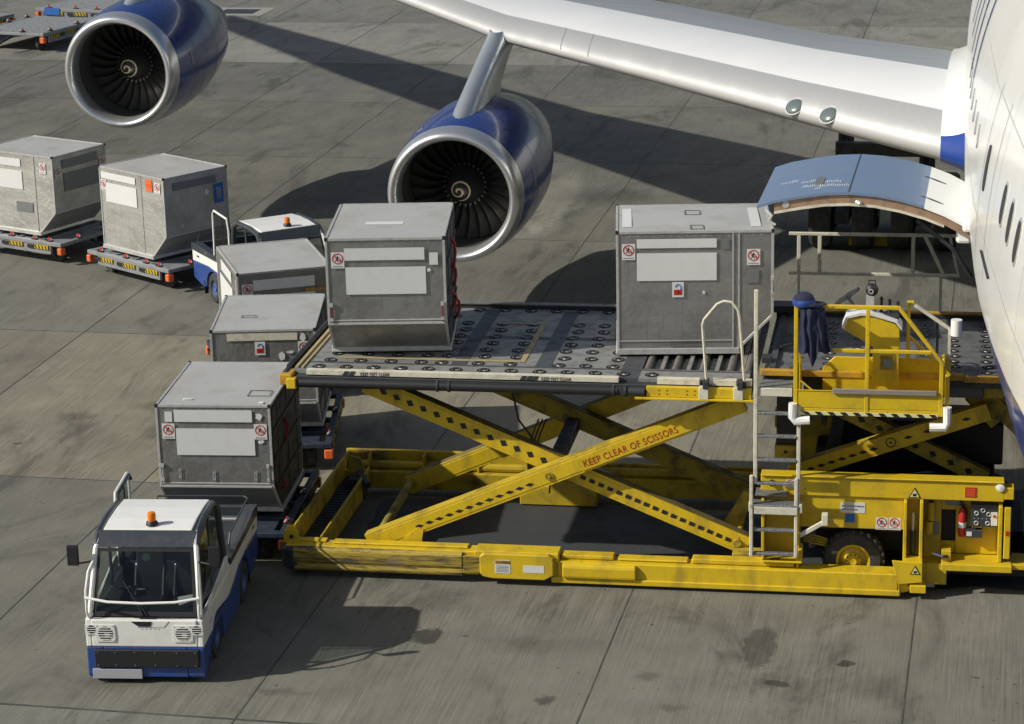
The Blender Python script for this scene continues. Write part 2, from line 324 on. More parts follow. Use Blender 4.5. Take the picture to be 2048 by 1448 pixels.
# ------------------------------------------------------------------ ground
def ground():
    xs=[-160,-90]+[-8.46-3.87*k+(0) for k in range(20,-1,-1)]+[-4.6,-1.02,2.7,6.6,10.5,40,90]
    xs=sorted(xs); ys=[-30,0,8,16.6,24.3,32.0,39.68,47.4,55.1,62.2,68.3,76.1,84,92,100,140,260]
    me=bpy.data.meshes.new('apron'); vs=[(x,y,0) for y in ys for x in xs]; nx=len(xs)
    fs=[(j*nx+i,j*nx+i+1,(j+1)*nx+i+1,(j+1)*nx+i) for j in range(len(ys)-1) for i in range(nx-1)]
    me.from_pydata(vs,[],fs); ca=me.color_attributes.new('tint','FLOAT_COLOR','CORNER'); rnd=random.Random(3)
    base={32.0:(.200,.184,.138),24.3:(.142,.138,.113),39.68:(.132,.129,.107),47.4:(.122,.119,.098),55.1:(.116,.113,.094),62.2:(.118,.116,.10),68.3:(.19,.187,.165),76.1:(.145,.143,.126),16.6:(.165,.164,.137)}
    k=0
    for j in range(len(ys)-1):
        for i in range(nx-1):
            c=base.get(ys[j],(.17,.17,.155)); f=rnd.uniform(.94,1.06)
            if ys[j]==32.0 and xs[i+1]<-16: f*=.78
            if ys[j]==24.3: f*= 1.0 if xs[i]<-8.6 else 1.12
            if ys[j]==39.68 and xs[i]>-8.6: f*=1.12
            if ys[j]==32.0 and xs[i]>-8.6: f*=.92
            for q in range(4): ca.data[k].color=(c[0]*f,c[1]*f,c[2]*f,1); k+=1
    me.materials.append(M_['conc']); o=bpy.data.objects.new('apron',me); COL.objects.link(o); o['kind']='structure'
    b=MB(); w=.0085
    for x in xs[2:-2]:
        b.box(x-w,x+w,10,110,.002,.004)
    for y in ys[2:-2]:
        if y==16.6: continue
        ww=w if y!=24.3 else .02
        for x0,x1 in zip(xs[1:-2],xs[2:-1]): b.box(x0+w*1.02,x1-w*1.02,y-ww,y+ww,.002,.004)
    j=b.build('slab_joint',M_['joint'],whole=True); j['kind']='structure'
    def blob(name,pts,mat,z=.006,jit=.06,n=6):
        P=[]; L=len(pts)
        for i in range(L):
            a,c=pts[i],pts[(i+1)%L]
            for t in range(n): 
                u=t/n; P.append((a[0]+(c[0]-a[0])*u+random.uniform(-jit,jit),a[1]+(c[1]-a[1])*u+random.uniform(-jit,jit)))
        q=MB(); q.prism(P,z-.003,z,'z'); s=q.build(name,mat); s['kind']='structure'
    blob('painted_shade_patch',[(-8.4,29.4),(-6.0,29.3),(-3.3,29.4),(-3.1,31.7),(-5.5,31.9),(-8.6,31.8)],M_['ground_shade'],jit=.08,n=12)  # dark sheet painted in for the shade beneath the scissor lift
    blob('painted_shade_patch',[(-2.9,29.5),(.8,29.5),(.8,33.4),(-2.9,33.1)],M_['ground_shade'],jit=.08,n=10)  # second painted sheet, for the shade under chassis and bridge
    q=MB(); q.box(-26.6,-24.6,77.4,79.2,.003,.006); s=q.build('drain_collar',M_['concl']); s['kind']='structure'
    q=MB(); q.box(-26.2,-25.0,77.8,78.8,.007,.012); s=q.build('drain_cover',M_['dark']); s['kind']='structure'
    q=MB(); q.box(-7.25,-6.2,36.3,37.4,.003,.006)
    for k in range(14): q.box(-7.2,-6.25,36.35+k*.075,36.38+k*.075,.008,.011)
    s=q.build('drain_grate',M_['dark'],whole=True); s['kind']='structure'
ground()

# ------------------------------------------------------------------ air cargo containers
W_,D_,H_,B_=2.007,1.534,1.626,1.562
# face frames: origin, u, v, n
FACES={'chamf':(Vector((W_,0,0)),Vector((0,1,0)),Vector((0,0,1)),Vector((1,0,0))),
 'prof0':(Vector((0,0,0)),Vector((1,0,0)),Vector((0,0,1)),Vector((0,-1,0))),
 'prof1':(Vector((W_,D_,0)),Vector((-1,0,0)),Vector((0,0,1)),Vector((0,1,0))),
 'top':(Vector((0,0,H_)),Vector((1,0,0)),Vector((0,1,0)),Vector((0,0,1)))}
def fm(face,u,v,d=.0):
    o,a,b_,n_=FACES[face]; p=o+a*u+b_*v+n_*d
    return Matrix(((a.x,b_.x,n_.x,p.x),(a.y,b_.y,n_.y,p.y),(a.z,b_.z,n_.z,p.z),(0,0,0,1)))
def rect(b,face,u0,u1,v0,v1,d0=.004,d1=.007,m=0): b.box(u0,u1,v0,v1,d0,d1,m,fm(face,0,0)); return b
def ring(b,M,r0,r1,d0,d1,n=24,m=0):
    vs=[];fs=[]
    for k in range(n):
        a=2*PI*k/n
        for r,d in((r0,d0),(r1,d0),(r1,d1),(r0,d1)): vs.append(M@Vector((r*math.cos(a),r*math.sin(a),d)))
    for k in range(n):
        o=4*k;q=4*((k+1)%n)
        for i in range(4): fs.append((o+i,o+(i+1)%4,q+(i+1)%4,q+i))
    b.add(vs,fs,m)
def sign(b,M,w=.17,h=.21,m0=0):
    # mats: m0 white, m0+1 red, m0+2 black, m0+3 grey ; no pushing symbol
    b.box(-w/2,w/2,-h/2,h/2,0,.003,m0,M); C=M@Matrix.Translation((0,h*.1,0)); r=w*.42
    ring(b,C,r*.82,r,.0031,.006,24,m0+1)
    b.box(-r*.9,r*.9,-.006,.006,.0045,.0065,m0+1,C@Matrix.Rotation(R(-42),4,'Z'))
    b.cyl((0,0,0),.001,0,.001,'z',4,m0+2)
    def L(x0,y0,x1,y1,t=.008):
        a=math.atan2(y1-y0,x1-x0); l=math.hypot(x1-x0,y1-y0)
        b.box(0,l,-t/2,t/2,.0033,.0044,m0+2,C@Matrix.Translation((x0,y0,0))@Matrix.Rotation(a,4,'Z'))
    s=r/.07
    L(-.004*s,.034*s,.004*s,.034*s,.016*s); L(.002*s,.026*s,-.012*s,-.008*s,.018*s); L(-.012*s,-.008*s,-.03*s,-.04*s,.010*s); L(-.01*s,-.008*s,.012*s,-.042*s,.010*s); L(.0*s,.02*s,.035*s,.0*s,.009*s); L(-.005*s,.015*s,-.03*s,.0,.008*s); L(.03*s,-.01*s,.04*s,-.035*s,.012*s)
    for k in range(6): b.box(-w*.38+k*w*.13,-w*.38+k*w*.13+w*.09,-h*.43,-h*.36,.0031,.004,m0+3,M)
def padlock(b,M,m0=0):
    b.box(-.075,.075,-.1,.1,0,.003,m0,M); b.box(-.052,.052,-.07,.0,.0031,.006,m0+1,M); b.box(-.008,.008,-.05,-.02,.0061,.008,m0+2,M)
    C=M@Matrix.Translation((0,.035,0)); n=10; pts=[]
    for k in range(n+1): a=PI*k/n; pts.append(C@Vector((.036*math.cos(a),.036*math.sin(a),.006)))
    b.tube([M@Vector((.036,.002,.006))]+pts,.0055,6,m0+4)
SM=None
def container(name,loc,yaw,kind,label,deco,skin='alu',side_open=None,tilt_top=0):
    c,s=math.cos(R(yaw)),math.sin(R(yaw))
    if kind=='L': loc=(loc[0]-s*W_,loc[1]+c*W_,loc[2]); yaw-=90
    t=empty(name,loc,yaw,label,'container','aluminium air cargo containers')
    b=MB(); prof=[(0.005,.05),(B_-.005,.05),(W_-.01,.5),(W_-.01,H_-.012),(.01,H_-.012)]
    b.prism(prof,.008,D_-.008,'y'); b.build('shell',M_[skin],t,bevel=.004)
    b=MB(); 
    # gently buckled roof sheet
    nx,ny=14,11; vs=[]; rr=random.Random(name+label)
    ph=rr.uniform(0,6); 
    for j in range(ny+1):
        for i in range(nx+1):
            x=.02+(W_-.04)*i/nx; y=.02+(D_-.04)*j/ny; e=min(i,nx-i,1)*min(j,ny-j,1)
            vs.append((x,y,H_-.004+e*(.008*math.sin(x*3.1+ph+y*2)*math.cos(y*2.7+ph)+.003)))
    b.add(vs,[(j*(nx+1)+i,j*(nx+1)+i+1,(j+1)*(nx+1)+i+1,(j+1)*(nx+1)+i) for j in range(ny) for i in range(nx)]); b.build('roof_panel',M_['top'],t,smooth='all')
    # edge extrusions
    b=MB(); e=.028; g=.004
    for y in (0,D_-e):
        b.box(0,W_,y-g*(y==0),y+e+g*(y>0),H_-e,H_+.006); b.box(-g,e,y-g*(y==0),y+e+g*(y>0),.05,H_-e)
        b.box(W_-e,W_+g,y-g*(y==0),y+e+g*(y>0),.51,H_-e)
        L=math.hypot(W_-B_,.45); b.beam((B_-.012,.052),(W_-.012,.505),y-g*(y==0),y+e+g*(y>0),.034)
    for x in (0,W_-e): b.box(x-g*(x==0),x+e+g*(x>0),e,D_-e,H_-e,H_+.0065)
    b.box(W_-.02,W_+.006,e,D_-e,.485,.515,1); b.box(W_-.03,W_+.002,e,D_-e,.535,.55,1)
    b.box(-g,.02,e,D_-e,.05,.09)
    for k in range(16):
        z=.12+k*.095
        for y in (-.006,D_+.002): b.box(.008,.018,y,y+.005,z,z+.01,1)
        if z>.55: b.box(W_+.003,W_+.007,.008,.018,z,z+.01,1); b.box(W_+.003,W_+.007,D_-.018,D_-.008,z,z+.01,1)
    for k in range(18):
        x=.06+k*.105; b.box(x,x+.01,-.008,-.003,H_-.06,H_-.05,1)
        if x<D_-.05: b.box(W_-.009,W_-.002,x,x+.01,H_-.06,H_-.05,1)
    b.build('edge_frame',[M_['edge'],M_['bare']],t,bevel=.003)
    # base
    b=MB(); b.prism([(-.02,.0),(B_+.02,.0),(B_+.02,.02),(B_,.075),(0,.075),(-.02,.02)],-.02,D_+.02,'y')
    b.build('base_pallet',M_['bare'] if skin=='alu_b' else M_['edge'],t,bevel=.004)
    b=MB()
    for x in(-.008,W_-.03):
        for y in(-.008,D_-.03): b.box(x,x+.038,y,y+.038,H_-.03,H_+.012)
    b.build('corner_cap',M_['black'],t)
    sg=[M_['plac'],M_['red'],M_['black'],M_['patch'],M_['dblue'],M_['orange']]
    for d in deco:
        k=d[0]
        if k=='p': b=MB(); rect(b,d[1],*d[2:6]); b.build('placard',M_['plac'] if len(d)<7 else M_[d[6]],t)
        elif k=='s': b=MB(); sign(b,fm(d[1],d[2],d[3],.005)); b.build('warning_sticker',sg,t)
        elif k=='k': b=MB(); padlock(b,fm(d[1],d[2],d[3],.005)); b.build('padlock_sticker',sg,t)
        elif k=='o': b=MB(); rect(b,d[1],*d[2:6]); rect(b,d[1],d[2]+.02,d[3]-.02,d[4]+.08,d[4]+.09,.0075,.009,1); rect(b,d[1],d[2]+.02,d[3]-.02,d[4]+.12,d[4]+.13,.0075,.009,1); b.build('orange_label',[M_['orange'],M_['red']],t)
        elif k=='rib': b=MB(); rect(b,d[1],d[2],d[3],d[4],d[5],-.002,.004); b.build('rib',M_['edge'],t)
        elif k=='torn':
            b=MB(); rr=random.Random(d[2]); u,v,w,h=d[2:6]; P=[(u+w*(.5+.5*math.cos(a)*rr.uniform(.6,1.1)),v+h*(.5+.5*math.sin(a)*rr.uniform(.6,1.1))) for a in [i*.5 for i in range(12)]]
            b.prism(P,.004 if d[1]!='top' else .001,.006 if d[1]!='top' else .0035+.010,'z',0,fm(d[1],0,0)); b.build('torn_label' if len(d)<7 else 'worn_patch',M_['plac'] if len(d)<7 else M_['worn_roof'],t)
        elif k=='scr':
            b=MB(); u,v=d[1],d[2]; M=fm('chamf',u,v,0); b.box(-.018,-.010,0,.15,.004,.007,0,M); b.box(.010,.018,.01,.16,.004,.007,0,M); b.box(-.014,.014,.03,.045,.0045,.0075,0,M); b.box(-.014,.014,.12,.132,.0045,.0075,0,M); b.build('bracket',M_['bare'],t,whole=True)
        elif k=='latch':
            b=MB(); u,v=d[2],d[3]; M=fm(d[1],u,v,0); b.box(-.008,.008,-.14,.1,.004,.02,0,M); b.box(-.02,.02,.07,.12,.004,.03,1,M); b.box(-.018,.018,-.12,-.08,.004,.026,1,M); b.build('latch',[M_['strap'] if len(d)<5 else M_['edge'],M_['bare']],t)
        elif k=='cut':
            b=MB(); u0,u1,v0,v1=d[2:6]; M=fm(d[1],0,0)
            for q in ((u0,u1,v0,v0+.006),(u0,u1,v1-.006,v1),(u0,u0+.006,v0+.006,v1-.006),(u1-.006,u1,v0+.006,v1-.006)): b.box(q[0],q[1],q[2],q[3],.0035 if d[1]!='top' else .006,.006 if d[1]!='top' else .012,0,M)
            b.build('hatch_outline',M_['dark'],t)
        elif k=='curtain':
            b=MB(); rect(b,'prof1',.06,W_-.06,.52,H_-.06,.004,.012); 
            P=[(.46,.1),(W_-.06,.1),(W_-.06,.52),(.06,.52)]; b.prism(P,.004,.012,'z',0,fm('prof1',0,0)); b.build('door_curtain',M_[d[1]],t)
            b=MB()
            for u in (.35,1.0,1.65): rect(b,'prof1',u,u+.045,.1 if u>.5 else .45,H_-.08,.014,.02)
            for z in (.45,.85,1.25): rect(b,'prof1',.08,W_-.08,z,z+.04,.021,.027)
            b.build('net_strap',M_['dark'],t)
            b=MB()
            for (u,z0,z1,dd) in d[2]:
                M=fm('prof1',0,0); b.tube([M@Vector((u,z1,.02)),M@Vector((u+.03,z1-.08,dd)),M@Vector((u,(z0+z1)/2,dd*1.1)),M@Vector((u-.03,z0+.05,dd*.8)),M@Vector((u,z0,.02))],.02,6)
            b.build('red_strap',M_['strap'],t)
    return t
# the two on the loader deck
container('cargo_container',(-4.956,30.044,2.777),9.1,'R','grey cargo container with chamfered lower right corner, on the loader deck nearest the aircraft',
 [('p','prof0',.26,1.28,1.41,1.53),('p','prof0',.26,1.28,.98,1.345),('s','prof0',.155,1.365),('s','prof0',1.75,1.28),('k','prof0',.785,.86),('p','prof0',1.34,1.44,1.39,1.53,'patch'),('p','prof0',1.65,1.82,.94,1.12,'patch'),
  ('rib','prof0',1.48,1.50,.08,1.59),('rib','prof0',1.555,1.575,.08,1.59),('rib','prof0',.04,1.48,.17,.185),('cut','prof0',.7,1.1,.09,.165),('p','prof0',1.1,1.13,.80,.84),
  ('p','top',.08,.2,.25,1.3),('p','top',1.73,1.86,.22,1.28),('cut','top',.9,1.1,.9,1.15),('cut','top',.95,1.12,.08,.3),('latch','prof0',1.99,.9,1)])
container('cargo_container',(-8.602,29.283,2.777+.0),9.7,'L','grey cargo container with red side straps, on the left half of the loader deck',
 [('p','chamf',.24,1.27,1.34,1.50),('p','chamf',.25,1.28,.89,1.25),('s','chamf',.155,1.345),('p','chamf',1.33,1.44,1.27,1.43),('torn','chamf',1.29,1.17,.06,.06),
  ('latch','chamf',.05,.66),('latch','chamf',1.48,.66),('p','top',1.1,1.25,.45,.95),('curtain','navy',[(.9,1.0,1.4,.07),(.5,.55,.8,.09),(1.3,.2,.5,.08),(1.1,.7,1.0,.06)])])
# ground train next to the loader
container('cargo_container',(-10.987,29.144,.502),5.9,'L','weathered grey cargo container with two no-pushing signs, directly behind the near tractor',
 [('p','chamf',.245,1.29,1.40,1.565),('p','chamf',.26,1.31,.94,1.31),('s','chamf',.16,1.27),('s','chamf',1.395,1.27),('p','chamf',.12,.22,1.40,1.54),('torn','chamf',1.33,1.42,.1,.12),('torn','chamf',1.34,1.1,.1,.06),
  ('latch','chamf',.05,.7,1),('latch','chamf',1.47,.7,1),('scr',.28,.60),('scr',.74,.57),('scr',1.3,.57),('cut','top',1.35,1.6,1.15,1.45),('torn','top',1.72,.3,.05,.18),('torn','top',1.85,1.35,.06,.1),
  ('curtain','dark',[(.8,.9,1.2,.05),(.5,.3,.45,.05)])])
container('cargo_container',(-11.409,32.707,.502),11.5,'L','grey cargo container with padlock sticker and cream band, middle of three left of the loader',
 [('p','chamf',.24,1.27,1.47,1.58,'cream'),('k','chamf',.72,1.35),('s','chamf',1.36,1.34),('torn','chamf',.98,1.15,.1,.14),('torn','chamf',1.1,1.26,.12,.05),('torn','chamf',1.3,1.42,.1,.16),('torn','chamf',.95,.65,.2,.2),
  ('cut','top',1.2,1.32,.38,.6),('curtain','navy',[(.8,.9,1.2,.05)])])
container('cargo_container',(-12.045,35.981,.502),27.5,'L','grey cargo container turned aslant with bright white side placards, beside the far tractor',
 [('p','chamf',.25,1.25,1.33,1.5),('p','chamf',.25,1.25,.85,1.24),('s','chamf',.155,1.34),('p','chamf',1.1,1.42,1.25,1.3,'org'),('p','prof0',.45,1.45,1.34,1.52),('p','prof0',.3,1.5,.6,1.26),('p','prof0',1.86,1.9,1.0,1.5,'cream')])
container('cargo_container',(-15.675,42.797,.502),57.3,'L','dented shiny cargo container with square orange label, behind the far tractor',
 [('p','prof0',.06,1.14,1.40,1.53),('p','prof0',.18,1.16,.95,1.33),('s','prof0',.13,1.27),('o','prof0',1.46,1.66,1.33,1.56),('s','prof0',1.82,1.42),
  ('p','chamf',.22,1.25,1.36,1.5,'patch'),('p','chamf',1.2,1.42,.95,1.33,'dblue'),('p','chamf',1.25,1.37,1.02,1.26),('torn','chamf',.95,1.15,.14,.12),('torn','chamf',.35,.6,.08,.1),('rib','prof0',1.3,1.31,.08,1.59)],'alu_b')  # chamfer-side band placard: shade painted in as grey
container('cargo_container',(-18.591,44.533,.502),68.1,'L','scuffed shiny cargo container cut by the left picture edge',
 [('p','prof0',.2,1.14,1.36,1.52),('p','prof0',.2,1.16,.9,1.28),('rib','prof0',1.49,1.51,.08,1.59),('s','prof0',1.74,1.38),('p','prof0',.95,1.4,.45,.65,'patch'),
  ('p','chamf',.27,1.28,1.35,1.52,'patch'),('p','chamf',.3,1.34,.88,1.25,'patch'),('s','chamf',.14,1.3),('s','chamf',1.42,1.3)],'alu_b')  # chamfer-side placards painted grey for the shade on that face

# ------------------------------------------------------------------ dollies (origin: container near-left corner frame, centred)
def wheel(b,c,r,w,ax='x',m=0,rim=1):
    b.lathe([(r*.55,-w/2),(r*.9,-w/2),(r,-w*.32),(r,w*.32),(r*.9,w/2),(r*.55,w/2)],c,ax,20,m)
    b.lathe([(.001,-w*.3),(r*.2,-w*.42),(r*.25,-w*.3),(r*.5,-w*.3),(r*.56,-w*.48),(r*.56,w*.48),(r*.5,w*.3),(r*.25,w*.3),(r*.2,w*.42),(.001,w*.3)],c,ax,20,rim)
def dolly(mat,roller=False):
    t=empty('container_dolly',(0,0,0),0,'x','dolly','flat dollies for cargo containers')
    x0,x1,y0,y1=-.97,.97,-1.28,1.28
    b=MB()
    b.box(x0,x0+.1,y0,y1,.38,.46); b.box(x1-.1,x1,y0,y1,.38,.46); b.box(x0+.1,x1-.1,y0,y0+.12,.385,.455); b.box(x0+.1,x1-.1,y1-.12,y1,.385,.455)
    for y in (-.6,0,.6): b.box(x0+.1,x1-.1,y-.05,y+.05,.38,.44)
    b.box(x0+.02,x0+.08,y0+.3,y1-.3,.2,.38); b.box(x1-.08,x1-.02,y0+.3,y1-.3,.2,.38)
    b.box(x0+.2,x1-.2,y0+.12,y1-.12,.39,.415)
    b.build('frame',mat,t,bevel=.008)
    b=MB()
    for x in (x0-.012,x1-.012):
        for k in range(3):
            yy=y0+.35+k*.7; b.box(x,x+.024,yy,yy+.36,.30,.375,0)
            for q in range(4): b.prism([(yy+.02+q*.09,.305),(yy+.06+q*.09,.305),(yy+.09+q*.09,.37),(yy+.05+q*.09,.37)],x-.003,x+.027,'x',1)
            b.box(x+.002,x+.022,yy+.38,yy+.56,.29,.36,1)
    b.build('hazard_plate',[M_['yel'],M_['black']],t)
    for x in (x0,x1-.09):
        for y in (y0-.02,y1-.1):
            b=MB(); b.box(x-.02,x+.11,y,y+.12,.22,.36); b.build('corner_reflector',M_['orange'],t,bevel=.015)
    for x in (x0+.32,x1-.32):
        for y in (y0+.35,y1-.35):
            b=MB(); wheel(b,(x,y,.17),.17,.11,'x'); b.build('wheel',[M_['tyre'],M_['dark']],t,smooth=True)
    for (x,y) in ((x0+.06,y0+.35),(x0+.06,y0+.75),(x0+.06,.1),(x0+.06,.9),(x1-.06,y0+.4),(x1-.06,.3),(-.4,y0+.06),(.35,y0+.06)):
        b=MB(); b.box(x-.045,x+.045,y-.06,y+.06,.462,.485,1); b.box(x-.012,x+.012,y-.03,y+.03,.485,.54,0); b.tube([(x-.02,y-.07,.49),(x,y-.05,.52),(x+.02,y+.06,.5)],.012,6,2); b.build('lock_stop',[M_['red'],M_['dark'],M_['bare']],t)
    if roller:
        b=MB(); b.box(x0+.12,x1-.12,y0+.13,y1-.13,.43,.457); b.build('deck_sheet',M_['ball'],t)
    b=MB(); b.tube([(0,y0+.1,.33),(0,y0-.35,.26)],.03,8); ring(b,Matrix.Translation((0,y0-.4,.25)),.03,.06,-.015,.015,14); b.build('tow_bar',M_['dark'],t)
    return t
def place_dolly(src,first,cx,cy,yaw,label,dx=.75,dy=1.0,z=0):
    t=src if first else copy_tree(src); c,s=math.cos(R(yaw)),math.sin(R(yaw))
    t.location=(cx+c*dx-s*dy,cy+s*dx+c*dy,z); t.rotation_euler=(0,0,R(yaw)); t['label']=label; return t
dg=dolly(M_['ngrey']); dn=dolly(M_['navy'])
place_dolly(dg,True,-15.675,42.797,57.3,'grey dolly with black and yellow hazard plates under the container with the orange label')
place_dolly(dg,False,-18.591,44.533,68.1,'grey dolly under the scuffed container at the left picture edge')
place_dolly(dn,True,-10.987,29.144,5.9,'dark navy dolly under the container just behind the near tractor')
place_dolly(dn,False,-11.409,32.707,11.5,'dark navy dolly under the container with the padlock sticker, middle of its train')
place_dolly(dn,False,-12.045,35.981,27.5,'dark navy dolly under the container turned aslant by the far tractor')
de=dolly(M_['ngrey'],True)
place_dolly(de,True,-29.9,71.4,-12,'empty grey roller dolly at the upper left with orange corners, nearer of the pair',0,0)
de.scale=(1.3,1.25,1.3)
d2=copy_tree(de); d2.location=(-29.6,75.8,0); d2.rotation_euler=(0,0,R(80)); d2['label']='empty grey roller dolly with blue side plate at the upper left, the farther one'
b=MB(); b.box(.975,.99,.35,.75,.3,.47); b.box(-.99,-.975,.55,1.0,.3,.47); b.build('blue_plate',M_['dblue'],d2)
d3=copy_tree(de); d3.location=(-33.2,72.3,0); d3.rotation_euler=(0,0,R(-14)); d3['label']='empty grey roller dolly at the very left picture edge, only its front corner in view'

# ------------------------------------------------------------------ baggage tow tractor
def tractor():
    t=empty('tow_tractor',(0,0,0),0,'x','tow tractor','blue and white tow tractors')
    hw=.70; side=[(.0,.80),(.12,.80)]
    # lower blue hull with wheel arches (side profile in y,z)
    def arch(cy,r,n=8): return [(cy+r*math.cos(PI-PI*k/n),.26+r*math.sin(PI-PI*k/n)) for k in range(n+1)]
    prof=[(.0,.10),(.06,.05),(.42,.14),(.44,.26)]+arch(.80,.33)+[(1.14,.12),(2.2,.12)]+arch(2.56,.34)+[(3.0,.2),(3.52,.3),(3.55,.62),(2.75,.66),(2.2,.62),(1.6,.50),(.9,.46),(.0,.46)]
    b=MB(); 
    for x0,x1 in ((-hw,-hw+.2),(hw-.2,hw)): b.prism(prof,x0,x1,'x')
    b.box(-hw+.2,hw-.2,0.0,.42,.08,.46); b.box(-hw+.2,hw-.2,1.2,2.15,.15,.45); b.box(-hw+.2,hw-.2,3.0,3.54,.25,.6)
    b.build('lower_body',M_['blue'],t,bevel=.02,seg=2)
    b=MB(); b.box(-hw+.2,hw-.2,.42,3.0,.2,.5); b.build('underframe',M_['black'],t)
    # white upper hull
    wp=[(.0,.462),(.9,.462),(1.6,.502),(2.2,.622),(2.75,.662),(3.55,.625),(3.55,.86),(2.6,.88),(1.62,.86),(1.62,.80),(.36,.80),(.02,.80)]
    b=MB()
    for x0,x1 in ((-hw,-hw+.07),(hw-.07,hw)): b.prism(wp,x0,x1,'x')
    b.box(-hw+.07,hw-.07,0,.09,.462,.80); b.box(-hw+.07,hw-.07,3.48,3.55,.602,.86)
    for sx in (-1,1): b.prism([(.02,.80),(.35,.80),(1.5,1.02),(1.62,.86)][:3]+[(1.62,1.0),(1.62,.80)],sx*(hw-.03),sx*hw,'x')
    b.build('upper_body',M_['trw'],t,bevel=.018,seg=2)
    # blue lower lip, black rubber bumper, plate
    b=MB(); b.box(-.60,.64,-.045,-.001,.22,.44)
    b.build('bumper',M_['black'],t,bevel=.01)
    b=MB()
    for x in (-.56,-.35,-.12,.12,.38,.6):
        for z in (.25,.41): b.cyl((x,0,z),.008,-.053,-.044,'y',8)
    b.build('bumper_bolt',M_['patch'],t)
    b=MB(); b.box(-.64,-.05,-.03,-.004,.07,.19); b.build('number_plate',M_['plate'],t,bevel=.004)
    # headlights with slotted covers
    for sx in (-1,1):
        b=MB(); cx=sx*.46; P=[]
        for ang,rr_ in ((200,.105),(235,.125),(270,.11),(305,.125),(340,.105)): P.append((cx+sx*0+rr_*math.cos(R(ang)),.625+rr_*math.sin(R(ang))))
        P=[(cx-.11,.53),(cx+.11,.53),(cx+.12,.6),(cx+.11,.74),(cx-.11,.74),(cx-.12,.6)]
        b.prism(P,-.012,-.001,'y',0); q=cx+sx*.165; b.prism([(q-.075,.62),(q+.075,.62),(q+.075,.745),(q-.075,.745)],-.010,-.001,'y',0)
        b.cyl((cx,0,.635),.088,-.014,-.0125,'y',24,1); b.cyl((q,0,.685),.052,-.0125,-.0105,'y',18,1); b.cyl((cx+.02,0,.62),.035,-.0155,-.0142,'y',12,2)
        for k in range(6):
            z=.562+k*.029; w=math.sqrt(max(.0001,.088**2-(z-.635)**2)); b.box(cx-w,cx+w,-.019,-.0145,z-.005,z+.005,0)
        for k in range(3):
            z=.658+k*.027; w=math.sqrt(max(.0001,.052**2-(z-.685)**2)); b.box(q-w,q+w,-.017,-.013,z-.004,z+.004,0)
        for ddx,ddz in ((-.095,.725),(.095,.545),(.095,.725)): b.cyl((cx+ddx,0,ddz),.006,-.015,-.012,'y',6,1)
        b.build('headlight',[M_['trw'],M_['black'],M_['steel']],t,bevel=.002)
    b=MB(); b.prism([(-.16,.79),(.30,.79),(.24,.715),(-.08,.715)],-.006,-.001,'y',0); b.prism([(-.15,.785),(.1,.785),(.08,.725),(-.06,.725)],-.012,-.007,'y',1)
    for k in range(5): b.cyl((-.02+k*.05,0,.69),.005,-.004,-.001,'y',6,1)
    b.build('wiper_cowl',[M_['trw'],M_['black']],t)
    # cab: frame
    b=MB(); zt=1.70
    for sx in (-1,1):
        b.tube([(sx*.66,.08,.80),(sx*.60,.36,1.56),(sx*.565,.50,1.68)],.032,8,1)   # white A pillar
        b.tube([(sx*.60,.40,1.58),(sx*.59,.52,1.70),(sx*.585,.9,1.745),(sx*.58,1.45,1.73),(sx*.60,1.62,1.62),(sx*.64,1.66,.86)],.045,8,0)
        b.box(sx*.61-.012,sx*.61+.012,1.0,1.05,.84,1.7,0)
    b.tube([(-.59,.50,1.70),(.59,.50,1.70)],.03,8,0); b.tube([(-.58,1.60,1.66),(.58,1.60,1.66)],.035,8,0)
    b.box(-.62,.62,1.64,1.68,.5,.9,0)
    b.build('cab_frame',[M_['charcoal'],M_['trw']],t,smooth=True)
    b=MB(); b.prism([(.36,1.575),(.475,1.72),(.50,1.735),(.52,1.72),(.40,1.57)],-.575,.575,'x'); b.build('visor',M_['charcoal'],t,smooth=True)
    b=MB()
    P=[(.50,1.748),(.8,1.772),(1.2,1.772),(1.56,1.745),(1.56,1.72),(.50,1.722)]; b.prism(P,-.53,.53,'x'); b.build('roof',M_['white'],t,bevel=.012,seg=2)
    b=MB(); M=Matrix(((1,0,0,0),(0,0,0,0),(0,0,0,0),(0,0,0,1)))
    def wsp(x,v,d=0): return (x*(.62-.055*v),.09+.265*v-d*.94,.81+.755*v+d*.33)
    for (xa,xb,va,vb) in ((-1,1,0,.06),(-1,1,.95,1),(-1,-.94,.06,.95),(.94,1,.06,.95)): b.add([wsp(xa,va,.006),wsp(xb,va,.006),wsp(xb,vb,.006),wsp(xa,vb,.006)],[(0,1,2,3)])
    b.build('windshield_seal',M_['black'],t,whole=True)
    b=MB(); b.add([(-.62,.09,.81),(.62,.09,.81),(.565,.355,1.565),(-.565,.355,1.565)],[(0,1,2,3)]); b.build('windshield',M_['glass'],t)
    b=MB(); b.add([(.635,.2,.86),(.635,1.0,.95),(.60,1.0,1.66),(.60,.44,1.60)],[(0,1,2,3)]); b.add([(.635,1.06,.97),(.635,1.6,1.05),(.60,1.58,1.6),(.60,1.06,1.67)],[(0,1,2,3)]); b.build('side_window',M_['glass'],t)
    b=MB(); b.add([(-.56,1.66,1.02),(.56,1.66,1.02),(.56,1.65,1.6),(-.56,1.65,1.6)],[(0,3,2,1)]); b.build('rear_window',M_['glass'],t)
    # left door slid open along the body
    X=-.68; D=[(X,1.68,.80),(X,1.68,1.55),(X,1.74,1.76),(X,2.36,1.80),(X,2.43,1.72),(X,2.45,.80)]
    b=MB(); b.tube(D,.02,8,1); b.tube([(X,1.68,.80),(X,2.45,.80)],.02,8,1); b.tube([(p[0]+.03,p[1],p[2]-.02) for p in D[1:5]],.02,8,0); b.tube([(X+.03,2.05,.8),(X+.03,2.05,1.76)],.012,6,0)
